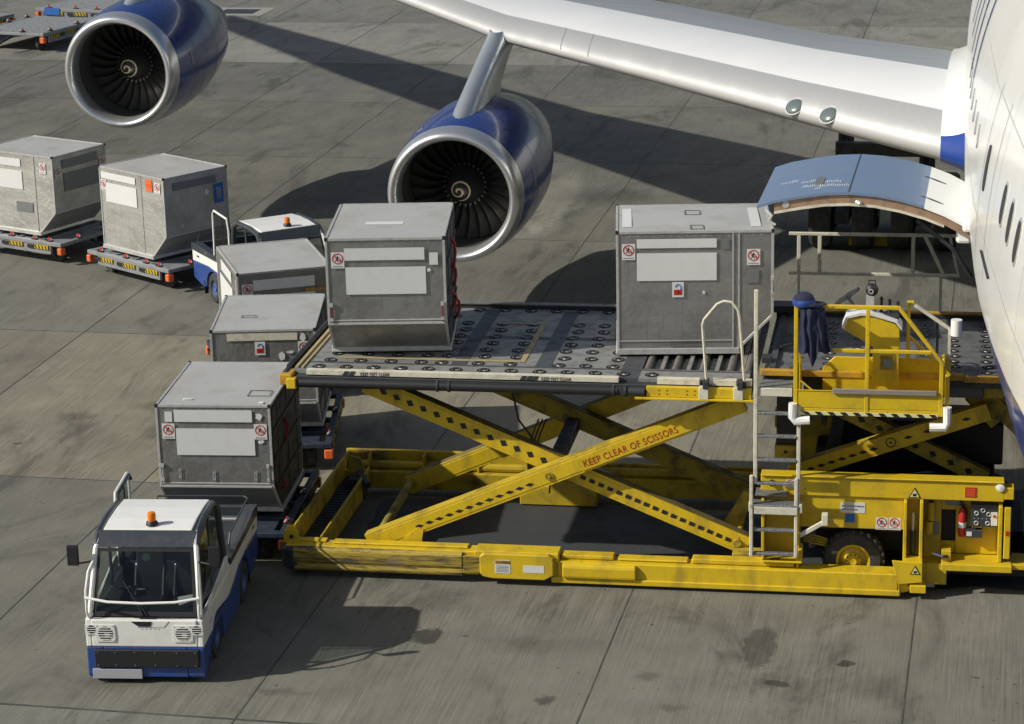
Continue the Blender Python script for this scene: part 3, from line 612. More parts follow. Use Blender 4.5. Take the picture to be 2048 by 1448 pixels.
    b.build('door_frame',[M_['charcoal'],M_['white']],t,smooth=True)
    b=MB(); b.add([(X+.012,1.68,.80),(X+.012,2.44,.80),(X+.012,2.42,1.77),(X+.012,1.72,1.75)],[(0,1,2,3)]); b.build('door_pane',M_['glass'],t)
    # bull bar
    b=MB()
    for sx in (-1,1): b.tube([(sx*.655,.05,.80),(sx*.665,.0,.9),(sx*.665,.02,1.15),(sx*.645,.12,1.36),(sx*.615,.27,1.44)],.016,8)
    b.tube([(-.68,.0,1.08),(-.4,-.045,1.045),(0,-.06,1.035),(.4,-.045,1.045),(.68,.0,1.08)],.017,8)
    b.build('guard_bar',M_['white'],t,smooth=True)
    # mirrors
    for sx in (-1,1):
        b=MB(); b.tube([(sx*.62,.3,1.42),(sx*.78,.22,1.42),(sx*.86,.22,1.44)],.013,6); b.box(sx*.84-.065,sx*.84+.065,.19,.25,1.40,1.64); b.build('mirror',M_['black'],t,bevel=.02,seg=2)
    # beacon
    b=MB(); b.lathe([(.001,.0),(.075,.0),(.065,.035),(.05,.05)],(.03,.62,1.765),'z',16,1); b.lathe([(.05,.05),(.052,.12),(.042,.15),(.001,.158)],(.03,.62,1.765),'z',16,0)
    b.build('beacon',[M_['amber'],M_['black']],t,smooth=True)
    # interior
    for cx in (-.14,.34):
        b=MB(); b.box(cx-.19,cx+.19,.78,1.2,.55,.72); b.prism([(.98,.7),(1.10,.7),(1.24,1.3),(1.15,1.34)],cx-.18,cx+.18,'x'); b.box(cx-.12,cx+.12,1.15,1.25,1.26,1.46); b.prism([(.9,.72),(1.06,.72),(1.16,1.1),(1.1,1.1)],cx-.2,cx-.14,'x'); b.prism([(.9,.72),(1.06,.72),(1.16,1.1),(1.1,1.1)],cx+.14,cx+.2,'x'); b.build('seat',M_['seat'],t,bevel=.045,seg=3)
    b=MB(); b.prism([(.1,.80),(.1,.86),(.3,.92),(.42,.86),(.42,.5),(.1,.5)],-.6,.6,'x'); b.box(-.62,.62,.42,1.62,.46,.5); b.build('dashboard',M_['black'],t,bevel=.01)
    b=MB(); M=Matrix.Translation((-.22,.52,1.0))@Matrix.Rotation(R(-28),4,'X'); ring(b,M,.15,.175,-.01,.01,24); b.box(-.15,.15,-.012,.012,-.006,.006,0,M); b.box(-.012,.012,-.15,.0,-.006,.006,0,M); b.tube([(-.22,.52,1.0),(-.22,.38,.86)],.02,6); b.build('steering_wheel',M_['black'],t)
    b=MB(); b.tube([(.0,.065,.80),(-.12,.14,1.0),(-.26,.22,1.2)],.009,6); b.tube([(.05,.065,.80),(-.08,.13,.98)],.007,6); b.box(-.05,.14,.03,.1,.77,.82); b.build('wiper',M_['black'],t)
    b=MB(); b.cyl((0,.338,1.46),.05,-.002,.002,'y',16); b.build('disc_sticker',M_['lens'],t)
    b=MB(); b.add([(.40,.15,.93),(.6,.17,1.0),(.6,.2,1.06),(.38,.19,1.02)],[(0,1,2,3)]); b.build('paper',M_['plac'],t)
    # rear load bed
    b=MB(); b.box(-.64,.64,1.7,3.5,.74,.78); 
    for sx in (-1,1): b.prism([(1.70,.84),(3.54,.84),(3.55,.97),(3.3,.985),(2.6,.95),(1.70,.93)],sx*.56,sx*.715,'x')
    b.box(-.56,.56,3.46,3.56,.84,.96); b.tube([(-.6,3.5,.97),(-.58,3.48,1.1),(.56,3.48,1.1),(.62,3.4,1.1),(.62,2.2,1.07),(.62,2.1,.95)],.014,6); b.box(-.5,.28,1.75,1.8,.78,1.02); b.box(-.6,.55,2.3,3.4,.781,.79)
    b.box(.30,.55,1.78,2.15,.78,1.0); b.build('load_bed',M_['charcoal'],t,bevel=.015)
    for sx in (-1,1):
        for cy in (.80,2.56):
            b=MB(); wheel(b,(sx*.59,cy,.285),.285,.2,'x'); b.build('wheel',[M_['tyre'],M_['rimb']],t,smooth=True)
        b=MB(); b.box(sx*.66-.05,sx*.66+.02,2.97,2.99,.1,.35); b.build('mudflap',M_['black'],t)
        b=MB(); b.box(sx*.702-.003,sx*.702+.003,3.2,3.32,.74,.77); b.build('side_marker',M_['black'],t)
    # marks on the right-hand door sill
    M=Matrix(((0,0,1,.703),(1,0,0,.42),(0,1,0,.60),(0,0,0,1)))@Matrix.Rotation(R(10),4,'Z')
    b=MB(); b.prism([(0,0),(.12,.012),(.0,.022)],-.002,.001,'z',0,M); b.build('ribbon_mark',M_['red'],t)
    b=MB(); b.tube([(0,3.55,.4),(0,3.72,.36)],.03,8); b.box(-.07,.07,3.55,3.6,.3,.5); b.build('tow_hitch',M_['dark'],t)
    return t
ta=tractor(); ta.location=(-9.79,25.11,0); ta.rotation_euler=(0,0,R(7)); ta['label']='blue and white tow tractor in the left foreground with orange beacon and blank front plate'
tb=copy_tree(ta); tb.location=(-12.3,40.35,0); tb.rotation_euler=(0,0,R(40)); tb['label']='blue and white tow tractor with cab door open, half hidden behind grey cargo containers'

# ------------------------------------------------------------------ cargo loader
LD=empty('cargo_loader',(-9.15,28.72,0),2,'large yellow scissor-lift cargo loader docked at the aircraft cargo door','cargo loader')
Y=M_['yel']
def lb(name,mats,b,p=LD,**k): return b.build(name,mats,p,**k)
b=MB()  # base frame
b.prism([(.0,.08),(.26,.08),(.26,.345),(.0,.335)],3.55,7.9,'x'); b.prism([(.02,.1),(.26,.1),(.26,.42),(.02,.42)],-.02,2.55,'x')
b.prism([(7.9,.0),(8.0,.05),(8.24,.24),(8.24,.27),(7.9,.26)],.08,.34,'z')
b.prism([(-.03,.05),(.0,.05),(.0,.13),(-.03,.13)],3.5,7.93,'x')
b.box(2.5,3.6,.0,.28,.12,.44)
b.box(.6,2.4,.10,.24,.42,.45)
for x0,x1,z in ((3.62,4.3,.40),(4.35,5.25,.375),(5.3,6.60,.41)): b.box(x0,x1,.08,.255,.345,z)
lb('base_frame',M_['yels'],b,bevel=.012)
b=MB(); b.box(.0,.04,.26,3.2,.12,.56); b.box(.36,.40,.26,3.2,.10,.42); 
b.box(0,9.0,3.2,3.45,.10,.36); b.box(.0,2.7,3.45,3.5,.12,.60); b.box(2.7,6.0,3.45,3.5,.12,.5)
for x in (.02,.36,1.15,1.95,2.65): b.box(x,x+.03,3.25,3.449,.361,.58)
b.box(2.6,3.7,2.95,3.2,.02,.30)
b.tube([(.1,3.33,.42),(6.0,3.33,.42)],.06,10)
lb('rear_frame',M_['yeld2'],b,bevel=.012)
b=MB(); b.box(.045,.355,.27,3.19,.24,.27,0)
for k in range(26): b.box(.07,.33,.35+k*.108,.40+k*.108,.271,.285,0)
lb('tread_step',M_['dark'],b)
b=MB(); P=[(-.045,.10),(-.065,.14),(-.05,.2),(-.068,.24),(-.068,.38),(-.03,.415),(.02,.415),(.02,.10)]
b.prism(P,.10,2.35,'x'); b.prism([(2.35,-.06),(2.62,-.02),(2.62,.0),(2.35,.0)],.14,.38,'z'); lb('bumper_rail',M_['worn'],b,bevel=.01)
b=MB(); b.prism([(-.06,.13),(-.07,.17),(-.07,.29),(-.04,.325),(.0,.33),(.0,.13)],3.65,4.6,'x'); lb('side_fender',Y,b,bevel=.015)
b=MB(); b.lathe([(.001,.1),(.14,.1),(.17,.14),(.17,.37),(.14,.40),(.001,.40)],(.08,.1,0),'z',16); lb('corner_roller',M_['dark'],b,bevel=.01,smooth=True)
b=MB(); b.prism([(2.62,.12),(2.58,.17),(2.58,.40),(2.64,.44),(3.48,.44),(3.54,.40),(3.54,.17),(3.42,.10),(2.75,.10)],-.09,-.001,'y')
pl=lb('centre_plate',Y,b,bevel=.012)
b=MB(); b.box(2.78,2.98,-.094,-.091,.18,.36,0); b.box(2.785,2.975,-.097,-.0945,.31,.355,1); b.box(3.15,3.42,-.094,-.091,.2,.30,0)
for k in range(5): b.box(2.8,2.96,-.0965,-.0945,.2+k*.02,.207+k*.02,2)
lb('caution_label',[M_['plac'],M_['org'],M_['patch']],b)
text('caution_text','CAUTION',.042,Matrix.Translation((2.80,-.098,.317))@Matrix.Rotation(R(90),4,'X'),M_['black'],LD,.001,sx=.85)
b=MB(); b.prism([(-.06,.415),(.15,.415),(.13,.58),(.10,.60),(-.02,.60),(-.05,.57)],.1,.13,'y',0); b.prism([(-.06,.415),(.5,.43),(.5,.445),(-.06,.445)],.14,.26,'y',0); b.cyl((.05,0,.50),.03,.094,.099,'y',14,1); b.box(-.02,.09,.12,.2,.60,.63,0); lb('lifting_lug',[Y,M_['black']],b,bevel=.004)
b=MB(); b.prism([(.12,.43),(.36,.43),(.30,.62),(.16,.64)],3.0,3.04,'y',0); b.box(.2,.42,2.7,2.9,.1,.4,1); b.tube([(.3,2.95,.42),(.5,2.6,.35)],.05,8,1); lb('lifting_lug',[M_['yeld'],M_['dark']],b)
# scissors
def arm(name,p0,p1,y0,y1,h,mat,dia=None,steps=()):
    b=MB(); b.beam(p0,p1,y0,y1,h,0); dx,dz=p1[0]-p0[0],p1[1]-p0[1]; L=math.hypot(dx,dz); ux,uz=dx/L,dz/L
    b.beam((p0[0]+ux*.15,p0[1]+uz*.15),(p1[0]-ux*.15,p1[1]-uz*.15),y0-.006,y0-.001,h*.72,0)
    if dia:
        a0,a1,n_,off,kind=dia
        for k in range(n_):
            t=L*(a0+(a1-a0)*k/(n_-1)); cx,cz=p0[0]+ux*t-uz*off,p0[1]+uz*t+ux*off
            if kind=='d': P=[(cx-.062,cz-.014),(cx+.01,cz-.024),(cx+.062,cz+.014),(cx-.01,cz+.024)] if dz>0 else [(cx-.05,cz+.035),(cx-.022,cz-.04),(cx+.05,cz-.035),(cx+.022,cz+.04)]
            else: P=[(cx-.05,cz-.018),(cx+.015,cz-.018),(cx+.05,cz+.022),(cx-.015,cz+.022)]
            b.prism(P,y0-.010,y0-.007,'y',1)
    b.beam((p0[0]-uz*(h/2+.003)+ux*.02,p0[1]+ux*(h/2+.003)+uz*.02),(p1[0]-uz*(h/2+.003)-ux*.02,p1[1]+ux*(h/2+.003)-uz*.02),y0+.02,y1-.005,.004,2)
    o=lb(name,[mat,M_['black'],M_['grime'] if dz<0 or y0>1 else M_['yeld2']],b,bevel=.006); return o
pA0,pA1=(1.03,.37),(5.93,2.44)
a1=arm('scissor_arm',pA0,pA1,.30,.46,.25,M_['yels'],(.14,.44,12,-.02,'d'))
L=math.hypot(pA1[0]-pA0[0],pA1[1]-pA0[1]); ang=math.atan2(pA1[1]-pA0[1],pA1[0]-pA0[0])
b=MB(); ring(b,Matrix.Translation((3.45,.294,1.39))@Matrix.Rotation(R(90),4,'X'),.035,.055,.0,.02,20); b.cyl((3.45,0,1.39),.022,.26,.293,'y',12); b.build('pivot_pin',M_['yeld'],a1)
b=MB(); b.box(0,1.62,-.075,.075,-.0,.003,0,Matrix.Translation((3.86,.29,1.545))@Matrix.Rotation(-ang,4,'Y')@Matrix.Rotation(R(90),4,'X')); b.build('label_backing',Y,a1)
text('warning_text','KEEP CLEAR OF SCISSORS',.125,Matrix.Translation((3.91,.284,1.525))@Matrix.Rotation(-ang,4,'Y')@Matrix.Rotation(R(90),4,'X'),M_['redt'],a1,.0015,sx=.84)
b=MB(); b.prism([(1.45,.42),(1.75,.43),(1.78,.60),(1.72,.63)],.27,.29,'y'); b.build('gusset',M_['yels'],a1)
arm('scissor_arm',(1.02,2.50),(5.98,.44),.50,.68,.25,M_['yels'],(.05,.47,13,.0,'d'))
b=MB(); pB0,pB1=(3.6,1.43),(5.98,.44); dx,dz=pB1[0]-pB0[0],pB1[1]-pB0[1]; l=math.hypot(dx,dz); ux,uz=dx/l,dz/l
for k in range(19):
    t=.15+k*(l-.3)/18; cx,cz=pB0[0]+ux*t,pB0[1]+uz*t; b.prism([(cx-.04,cz-.02),(cx+.03,cz-.045),(cx+.05,cz-.0),(cx-.02,cz+.03)],.488,.491,'y')
lb('hazard_marking',M_['black'],b)
arm('scissor_arm',(1.05,.32),(5.93,2.44),2.72,2.9,.25,M_['yels'])
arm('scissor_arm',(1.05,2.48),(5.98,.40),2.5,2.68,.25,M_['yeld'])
b=MB(); b.tube([(1.12,.45,.40),(1.1,2.75,.38)],.06,12); b.tube([(5.85,.45,.5),(5.85,2.75,.5)],.05,12); lb('cross_shaft',M_['yeld'],b,smooth=True)
b=MB(); b.box(3.36,3.54,.69,2.49,1.30,1.48); lb('centre_shaft',M_['dark'],b,bevel=.02)
b=MB(); 
for k in range(3): b.tube([(3.1+.05*k,1.7,1.7),(3.0+.05*k,1.7,1.45),(2.9+.06*k,1.72,1.1)],.012,6)
b.tube([(3.5,.6,1.35),(3.42,.55,1.2),(3.4,.6,1.05)],.012,6); lb('hydraulic_hose',M_['black'],b,smooth=True)
b=MB(); b.prism([(5.55,.44),(5.85,.44),(6.02,1.0),(5.9,1.02)],1.0,1.15,'y'); b.box(5.8,6.16,.26,.5,.3,.44); lb('end_bracket',M_['yeld'],b,bevel=.01)
# main platform
b=MB(); b.box(.1,6.05,.12,3.5,2.56,2.70); b.box(.04,.1,.12,3.4,2.62,2.76,0); b.box(.1,6.05,3.42,3.5,2.70,2.80); lb('platform_frame',M_['dark'],b,bevel=.01); b=MB(); b.box(.1,6.05,3.40,3.52,2.801,2.815); lb('rear_edge',M_['roll'],b)
b=MB(); b.box(.14,4.36,.24,3.40,2.70,2.745,0)
for x in (2.14,3.24): b.box(x,x+.2,.62,3.3,2.745,2.75,1)
b.box(.3,4.36,1.9,2.02,2.745,2.7485,1); b.box(.14,6.0,.58,.62,2.745,2.752,1); b.box(4.36,4.62,.24,3.40,2.70,2.746,1); b.box(4.62,6.0,.24,.66,2.70,2.745,0); b.box(4.62,6.0,3.22,3.40,2.70,2.745,0); b.box(4.62,6.0,.66,3.22,2.66,2.69,1)
b.box(.62,3.08,.80,.87,2.7505,2.754,2); b.box(3.01,3.08,.87,2.62,2.7505,2.754,2); b.box(2.4,3.08,2.62,2.69,2.7505,2.754,2)
mp=lb('main_platform',[M_['deck'],M_['decks'],M_['tan']],b)
def roller_proto():
    q=MB(); q.lathe([(.001,.0),(.084,.0),(.084,.002),(.001,.002)],(0,0,0),'z',18,0); q.cyl((.015,-.02,-.004),.014,-.020,.020,'x',10,1); q.box(-.05,-.04,-.03,.02,.0025,.005,1); q.box(.045,.055,-.04,.03,.0025,.005,1)
    return q
q=roller_proto(); rp=q.build('deck_roller',[M_['hole'],M_['steel']],mp)
spots=[]
for k in range(13): spots.append((.45+k*.36,.40)); 
for k in range(12): spots.append((.6+k*.36,3.31))
for r_ in range(8):
    for x in (.55,.95,1.35,1.75,2.02,2.5,2.92,3.55,3.9,4.25):
        yy=.70+r_*.32
        if r_ in (0,1,2,3) and x<1.9 and False: continue
        spots.append((x+(r_%2)*.03-.015,yy))
spots=spots[:99]
for i,(x,y) in enumerate(spots):
    o=rp if i==0 else rp.copy()
    if i: COL.objects.link(o); o.parent=mp
    o.location=(x,y,2.7515); o.scale=(1,1.15,1); o.rotation_euler=(0,0,random.uniform(-.5,.5))
for i,x in enumerate((4.68,5.03,5.38,5.73,5.95)):
    b=MB(); b.tube([(x,.68,2.71),(x,3.2,2.71)],.045,14); b.build('long_roller',M_['roll'],mp,smooth=True)
b=MB()
for x in (4.84,5.18,5.54,5.86): b.box(x,x+.05,.67,3.21,2.69,2.745)
b.build('roller_guard',M_['deck'],mp)
# front edge
b=MB(); b.box(.35,4.38,.13,.22,2.715,2.78,0); b.box(4.87,5.4,.12,.22,2.712,2.785,0); b.box(5.56,5.86,.12,.22,2.712,2.785,0); b.box(5.93,6.05,.12,.22,2.712,2.785,0)
for x in (.82,.90,3.12,3.2,3.27): b.prism([(x,2.72),(x+.07,2.72),(x+.1,2.775),(x+.04,2.775)],.124,.1285,'y',1)
lb('edge_rail',[M_['cream'],M_['dark']],b,bevel=.008)
for x in (1.06,3.40): text('rail_text','KEEP FEET CLEAR',.06,Matrix.Translation((x,.127,2.722))@Matrix.Rotation(R(90),4,'X'),M_['black'],LD,.001,sx=.75)
b=MB()
b.tube([(.22,.06,2.63),(4.38,.06,2.63)],.062,16); lb('edge_tube',M_['black'],b,smooth=True)
for x in (2.15,4.4):
    b=MB(); b.tube([(x-.09,.06,2.63),(x-.06,.06,2.63)],.075,14); b.tube([(x+.06,.06,2.63),(x+.09,.06,2.63)],.075,14); b.box(x-.06,x+.06,.02,.1,2.58,2.68); 
    if x>4: b.tube([(x+.09,.06,2.63),(x+.32,.06,2.63)],.055,14)
    lb('tube_coupling',M_['dark'],b)
b=MB(); b.box(4.74,6.05,.04,.118,2.57,2.70); b.box(4.6,6.08,.0,.12,2.54,2.568)
lb('side_beam',Y,b,bevel=.006)
b=MB()
for x in (4.9,5.0,5.25,5.35):
    for z in (2.61,2.66): b.cyl((x,0,z),.008,.034,.039,'y',8)
lb('beam_bolt',M_['black'],b)
for x in (5.47,5.9):
    b=MB(); b.box(x-.07,x+.05,.0,.1,2.56,2.72,0); b.box(x-.02,x+.05,-.01,.16,2.70,2.80,1); lb('stanchion_socket',[M_['cream'],M_['dark']],b,bevel=.006)
b=MB(); b.box(.02,.18,.02,.3,2.60,2.74,0); b.box(.12,.24,-.02,.1,2.56,2.70,1); lb('corner_bracket',[M_['org'],Y],b,bevel=.01)
b=MB(); b.tube([(.08,.3,2.77),(.08,3.3,2.77)],.035,10,0); b.box(.16,.20,.3,3.4,2.75,2.77,1); b.box(.24,.27,.3,3.4,2.75,2.765,1); lb('end_roller',[M_['dark'],M_['tan']],b,smooth=True)
b=MB(); b.tube([(5.5,.08,2.6),(5.49,.08,2.76)],.02,8,1); b.tube([(5.49,.1,2.76),(5.44,.1,3.50),(5.46,.1,3.57),(5.62,.1,3.77),(5.70,.1,3.81),(5.80,.1,3.80),(5.88,.1,3.70),(5.90,.1,3.6),(5.96,.1,2.78)],.018,8,0); b.tube([(5.96,.1,2.78),(5.97,.08,2.6)],.02,8,1); lb('hoop_handrail',[M_['cream'],M_['dark']],b,smooth=True)
# ladder
b=MB(); b.box(6.085,6.135,-.02,.03,1.48,3.99); b.box(6.62,6.67,-.02,.03,1.2,2.52); b.box(6.04,6.085,-.05,.0,.52,1.60); b.box(6.60,6.645,-.05,.0,.52,1.58); b.box(6.03,6.06,-.05,.06,1.12,1.24); b.box(6.66,6.70,-.05,.06,1.12,1.24)
b.beam((6.66,.80),(6.98,1.0),.0,.03,.06); b.box(6.94,7.02,-.01,.1,.95,1.1)
ld=lb('ladder',M_['cream'],b,bevel=.008)
for z in (2.42,2.12,1.81,1.5,.88,.56):
    b=MB(); b.box(6.135 if z>1.4 else 6.085,6.62 if z>1.4 else 6.60,-.03,.04,z-.025,z+.01); b.build('rung',M_['grate'],ld,bevel=.005)
b=MB(); b.box(6.06,6.66,-.06,.16,1.18,1.22,0); b.box(6.1,6.64,-.07,-.06,1.10,1.2,1); b.box(6.1,6.5,.1,.35,1.28,1.31,0); b.build('landing_step',[M_['grate'],M_['cream']],ld,bevel=.005)
b=MB(); b.box(6.14,6.56,.02,.38,2.70,2.735,0); b.box(6.14,6.56,.0,.02,2.63,2.735,1); lb('boarding_step',[M_['grate'],M_['cream']],b,bevel=.006)
# chassis
b=MB()
b.box(6.16,9.18,.27,.45,1.25,1.50); b.box(6.66,7.95,.30,.34,.82,1.248); b.box(6.16,9.18,.24,.45,1.50,1.52)
for x in (6.18,6.62): b.box(x,x+.04,.10,.45,.30,1.248)
b.box(6.22,6.62,.36,.40,.30,1.248); b.box(6.62,6.70,.02,.3,.42,.6); b.box(6.2,6.7,.0,.3,.43,.455)
for x in (7.95,8.15): b.box(x,x+.045,.16,.5,.45,1.248)
b.box(7.995,8.15,.42,.46,.45,1.24); b.box(8.2,8.42,.50,.54,.15,1.249); b.box(8.42,8.6,.51,.54,.46,.62); b.box(8.42,8.6,.51,.54,1.04,1.249); b.box(8.6,9.12,.50,.54,.46,1.249)
b.box(9.12,9.17,.22,.5,.46,1.2); b.box(9.19,9.27,.20,.24,.52,1.2); b.box(8.43,9.3,.14,.5,.42,.46); b.box(8.43,9.3,.10,.14,.37,.461); b.box(9.3,9.9,.2,1.4,.38,.45)
b.box(8.2,8.5,.26,.5,.12,.4); b.box(8.43,8.55,.2,.4,.46,.6)
b.box(6.16,9.18,3.0,3.18,1.25,1.50); b.box(6.2,9.1,2.98,3.0,.8,1.25); b.box(9.18,9.3,.27,.45,1.28,1.44)
lb('chassis',Y,b,bevel=.008)
b=MB(); b.prism([(7.82,.52),(8.2,.50),(8.2,.24),(7.9,.2)],-.0,.03,'y'); b.prism([(7.9,.12),(8.22,.24),(8.22,.12)],.05,.16,'y'); b.box(7.95,8.2,.03,.27,.46,.50); b.box(8.05,8.25,-.02,.1,.1,.2); lb('corner_fender',Y,b,bevel=.008)
b=MB(); b.tube([(8.07,.3,.5),(8.07,.3,.82)],.04,10,1); b.tube([(8.07,.3,.82),(8.07,.3,1.06)],.018,8,0); lb('jack_cylinder',[M_['cream'],M_['dark']],b,smooth=True)
b=MB(); b.tube([(8.29,.44,.92),(8.29,.44,1.16)],.045,12,0); b.tube([(8.27,.42,.75),(8.27,.42,.91)],.05,12,0); b.tube([(8.29,.44,1.16),(8.29,.44,1.20)],.03,10,1); lb('filter_bottle',[Y,M_['dark']],b,smooth=True)
b=MB(); b.box(7.0,9.2,1.9,2.7,1.181,1.75); b.box(6.75,9.1,.75,2.95,.35,1.18); b.box(8.2,9.5,.6,2.6,.12,.45); b.box(6.72,7.94,.5,.74,.7,1.2); lb('engine_housing_shade_fill',M_['black'],b,bevel=.02)  # engine housing; tall black box added to deepen the shade behind the chassis
b=MB(); b.box(8.42,8.6,.545,.56,.62,1.04); lb('cable_opening',M_['hole'],b)
b=MB(); b.box(8.78,9.13,.36,.5,.88,1.17,0)
for (x,z) in ((8.85,1.06),(8.93,1.1),(9.0,1.05),(8.85,.93),(8.99,.93)): ring(b,Matrix.Translation((x,.36,z))@Matrix.Rotation(R(90),4,'X'),.018,.03,0,.012,14,1)
b.box(9.03,9.11,.352,.359,.90,1.08,2); b.cyl((9.07,0,1.03),.018,.34,.352,'y',10,3)
for q in range(5): b.box(8.82+q*.05,8.83+q*.05,.353,.359,.985,.995,2)
lb('control_box',[M_['charcoal'],M_['bare'],M_['plac'],M_['red']],b,bevel=.01)
b=MB(); b.box(8.72,8.93,.36,.5,.73,.83,0); b.box(8.735,8.80,.355,.3595,.75,.81,1); b.prism([(8.80,.86),(8.95,.86),(8.88,.89)],.38,.49,'y',2); lb('socket_box',[M_['charcoal'],M_['plac'],Y],b,bevel=.01)
b=MB(); b.box(8.47,8.68,.495,.499,1.10,1.20); b.box(8.24,8.40,.495,.499,.70,.88); lb('faded_notice',M_['patch'],b)
b=MB()
def tri(x,z,s): b.prism([(x-s,z-s*.8),(x+s,z-s*.8),(x,z+s)],.262,.2665,'y',0); b.prism([(x-s*.75,z-s*.65),(x+s*.75,z-s*.65),(x,z+s*.72)],.258,.2615,'y',1); b.box(x-s*.3,x+s*.3,.2555,.2575,z-s*.5,z-s*.05,0)
tri(8.08,1.33,.075)
lb('warning_triangle',[M_['black'],M_['dyel']],b)
b=MB()
def tri2(x,z,s): b.prism([(x-s,z-s*.8),(x+s,z-s*.8),(x,z+s)],-.006,-.001,'y',0); b.prism([(x-s*.72,z-s*.65),(x+s*.72,z-s*.65),(x,z+s*.7)],-.010,-.0065,'y',1); b.box(x-s*.3,x+s*.3,-.013,-.0105,z-s*.5,z-s*.05,0)
tri2(8.11,.40,.065); lb('warning_triangle',[M_['black'],M_['dyel']],b)
sg=[M_['plac'],M_['red'],M_['black'],M_['patch']]
for x,z,w in ((7.68,.90,.15),(7.84,.90,.15)):
    b=MB(); sign(b,Matrix.Translation((x,.298,z))@Matrix.Rotation(R(90),4,'X'),w,.16); lb('prohibition_sign',sg,b)
b=MB(); sign(b,Matrix.Translation((6.53,.268,1.40))@Matrix.Rotation(R(90),4,'X'),.1,.11); lb('prohibition_sign',sg,b)
b=MB(); b.box(7.16,7.47,.295,.299,1.03,1.17,0)
for z in (1.12,1.075):
    for k in range(14 if z>1.1 else 10): b.box(7.18+k*.02,7.193+k*.02,.2925,.2945,z-.01,z+.01,1)
lb('notice_plate',[M_['plac'],M_['patch']],b)
b=MB(); b.box(7.22,7.34,.295,.299,.90,1.015); lb('blue_plate',M_['dblue'],b)
b=MB(); b.box(8.70,8.84,.264,.269,1.30,1.43,0)
for k in range(5): b.box(8.715,8.825,.2605,.2635,1.315+k*.022,1.323+k*.022,1)
b.box(9.21,9.25,.195,.199,.83,.89,0); lb('red_notice',[M_['red'],M_['orange']],b)
b=MB(); b.lathe([(.001,-.06),(.05,-.05),(.06,-.02),(.06,.02),(.001,.03)],(9.13,.3,1.44),'y',14); lb('marker_lamp',M_['white'],b,smooth=True)
b=MB(); b.tube([(6.5,.24,1.41),(6.46,.22,1.43),(6.42,.24,1.38)],.015,6); b.cyl((6.3,0,1.41),.04,.22,.27,'y',12); b.tube([(8.32,.2,.56),(8.45,.15,.54),(8.5,.2,.53)],.02,6); b.box(6.3,6.42,.05,.06,.455,.475); lb('hook',M_['dark'],b)
# small hoses beside the wheel
b=MB()
for k in range(4): b.tube([(6.7,.34,.62+k*.03),(6.85,.3,.6+k*.035),(7.0,.36,.55+k*.03)],.012,6)
lb('hose_bundle',M_['yeld'],b,smooth=True)
b=MB(); b.tube([(2.9,.72,2.5),(3.0,.7,2.0),(3.3,.7,1.6),(3.5,.69,1.5),(4.1,.72,1.35),(4.9,.73,.95),(5.8,.74,.6)],.014,6); lb('arm_hose',M_['black'],b,smooth=True)
for x,y in ((7.33,.42),(7.33,2.8),(9.0,2.8)):
    b=MB(); r=.39
    b.lathe([(.22,-.13),(.34,-.13),(.38,-.09),(.39,-.04),(.39,.04),(.38,.09),(.34,.13),(.22,.13)],(x,y,.385),'y',36,0)
    for k in range(24):
        a=2*PI*k/24; M=Matrix.Translation((x,y,.385))@Matrix.Rotation(a,4,'Y'); b.box(-.018,.018,-.128,.0,.365,.397,0,M)
    b.lathe([(.001,-.16),(.045,-.165),(.055,-.14),(.10,-.135),(.11,-.10),(.17,-.07),(.19,-.12),(.215,-.13),(.225,-.10),(.225,.1)],(x,y,.385),'y',30,1)
    for k in range(10): a=2*PI*k/10; b.cyl((x+.085*math.cos(a),0,.385+.085*math.sin(a)),.01,y-.15,y-.13,'y',6,2)
    lb('wheel',[M_['tyre'],M_['yels'],M_['dark']],b,smooth=True)
# bridge platform and its scissors
b=MB(); b.box(6.15,9.5,.72,3.44,2.58,2.72,0); b.box(6.15,9.5,3.36,3.44,2.72,2.80,0); lb('bridge_frame',M_['dark'],b,bevel=.01)
b=MB(); b.box(6.12,8.65,.64,.72,2.70,2.78); b.box(6.12,9.5,3.36,3.46,2.80,2.83); b.box(8.65,9.5,.66,.72,2.67,2.75); lb('bridge_edge',M_['org'],b,bevel=.008)
b=MB(); b.box(6.2,7.46,.74,3.35,2.72,2.745,0); b.box(7.5,8.30,.74,3.35,2.72,2.745,0); b.box(8.34,9.5,.74,3.35,2.72,2.742,0); b.box(8.05,8.28,.8,3.3,2.745,2.748,1); b.box(6.22,6.3,.8,3.3,2.745,2.79,1)
bp_=lb('bridge_platform',[M_['bdeck'],M_['decks']],b)
for xi,x in enumerate((6.55,6.93,7.30,7.70,8.15,8.52,8.93)):
    for k in range(10):
        yy=.86+k*.24
        if (xi in (0,2)) and k%2: continue
        o=rp.copy(); COL.objects.link(o); o.parent=bp_; o.location=(x+.02*(k%2),yy,2.7485); o.scale=(.9,.82,1.0); o.rotation_euler=(0,0,random.uniform(-.6,.6))
b=MB(); b.box(6.3,6.34,1.6,2.6,2.78,2.82); b.tube([(6.32,1.5,2.84),(6.5,1.6,2.86),(6.5,2.6,2.86)],.02,8); b.box(6.12,6.24,.9,1.1,2.79,2.86); b.box(6.1,6.4,3.2,3.5,2.83,2.92); lb('stop_bar',M_['dark'],b)
arm('bridge_scissor_arm',(6.5,1.28),(8.98,2.19),1.0,1.16,.22,M_['yels'],(.1,.42,7,-.01,'d'))
b=MB()
for k in range(4):
    cx,cz=7.98+k*.24,1.825+k*.088; b.prism([(cx-.06,cz-.014),(cx+.01,cz-.024),(cx+.06,cz+.014),(cx-.01,cz+.024)],.988,.991,'y')
ring(b,Matrix.Translation((7.76,.985,1.75))@Matrix.Rotation(R(90),4,'X'),.055,.065,.0,.01,20); b.cyl((7.76,0,1.75),.015,.975,.99,'y',10); lb('hazard_marking',M_['black'],b)
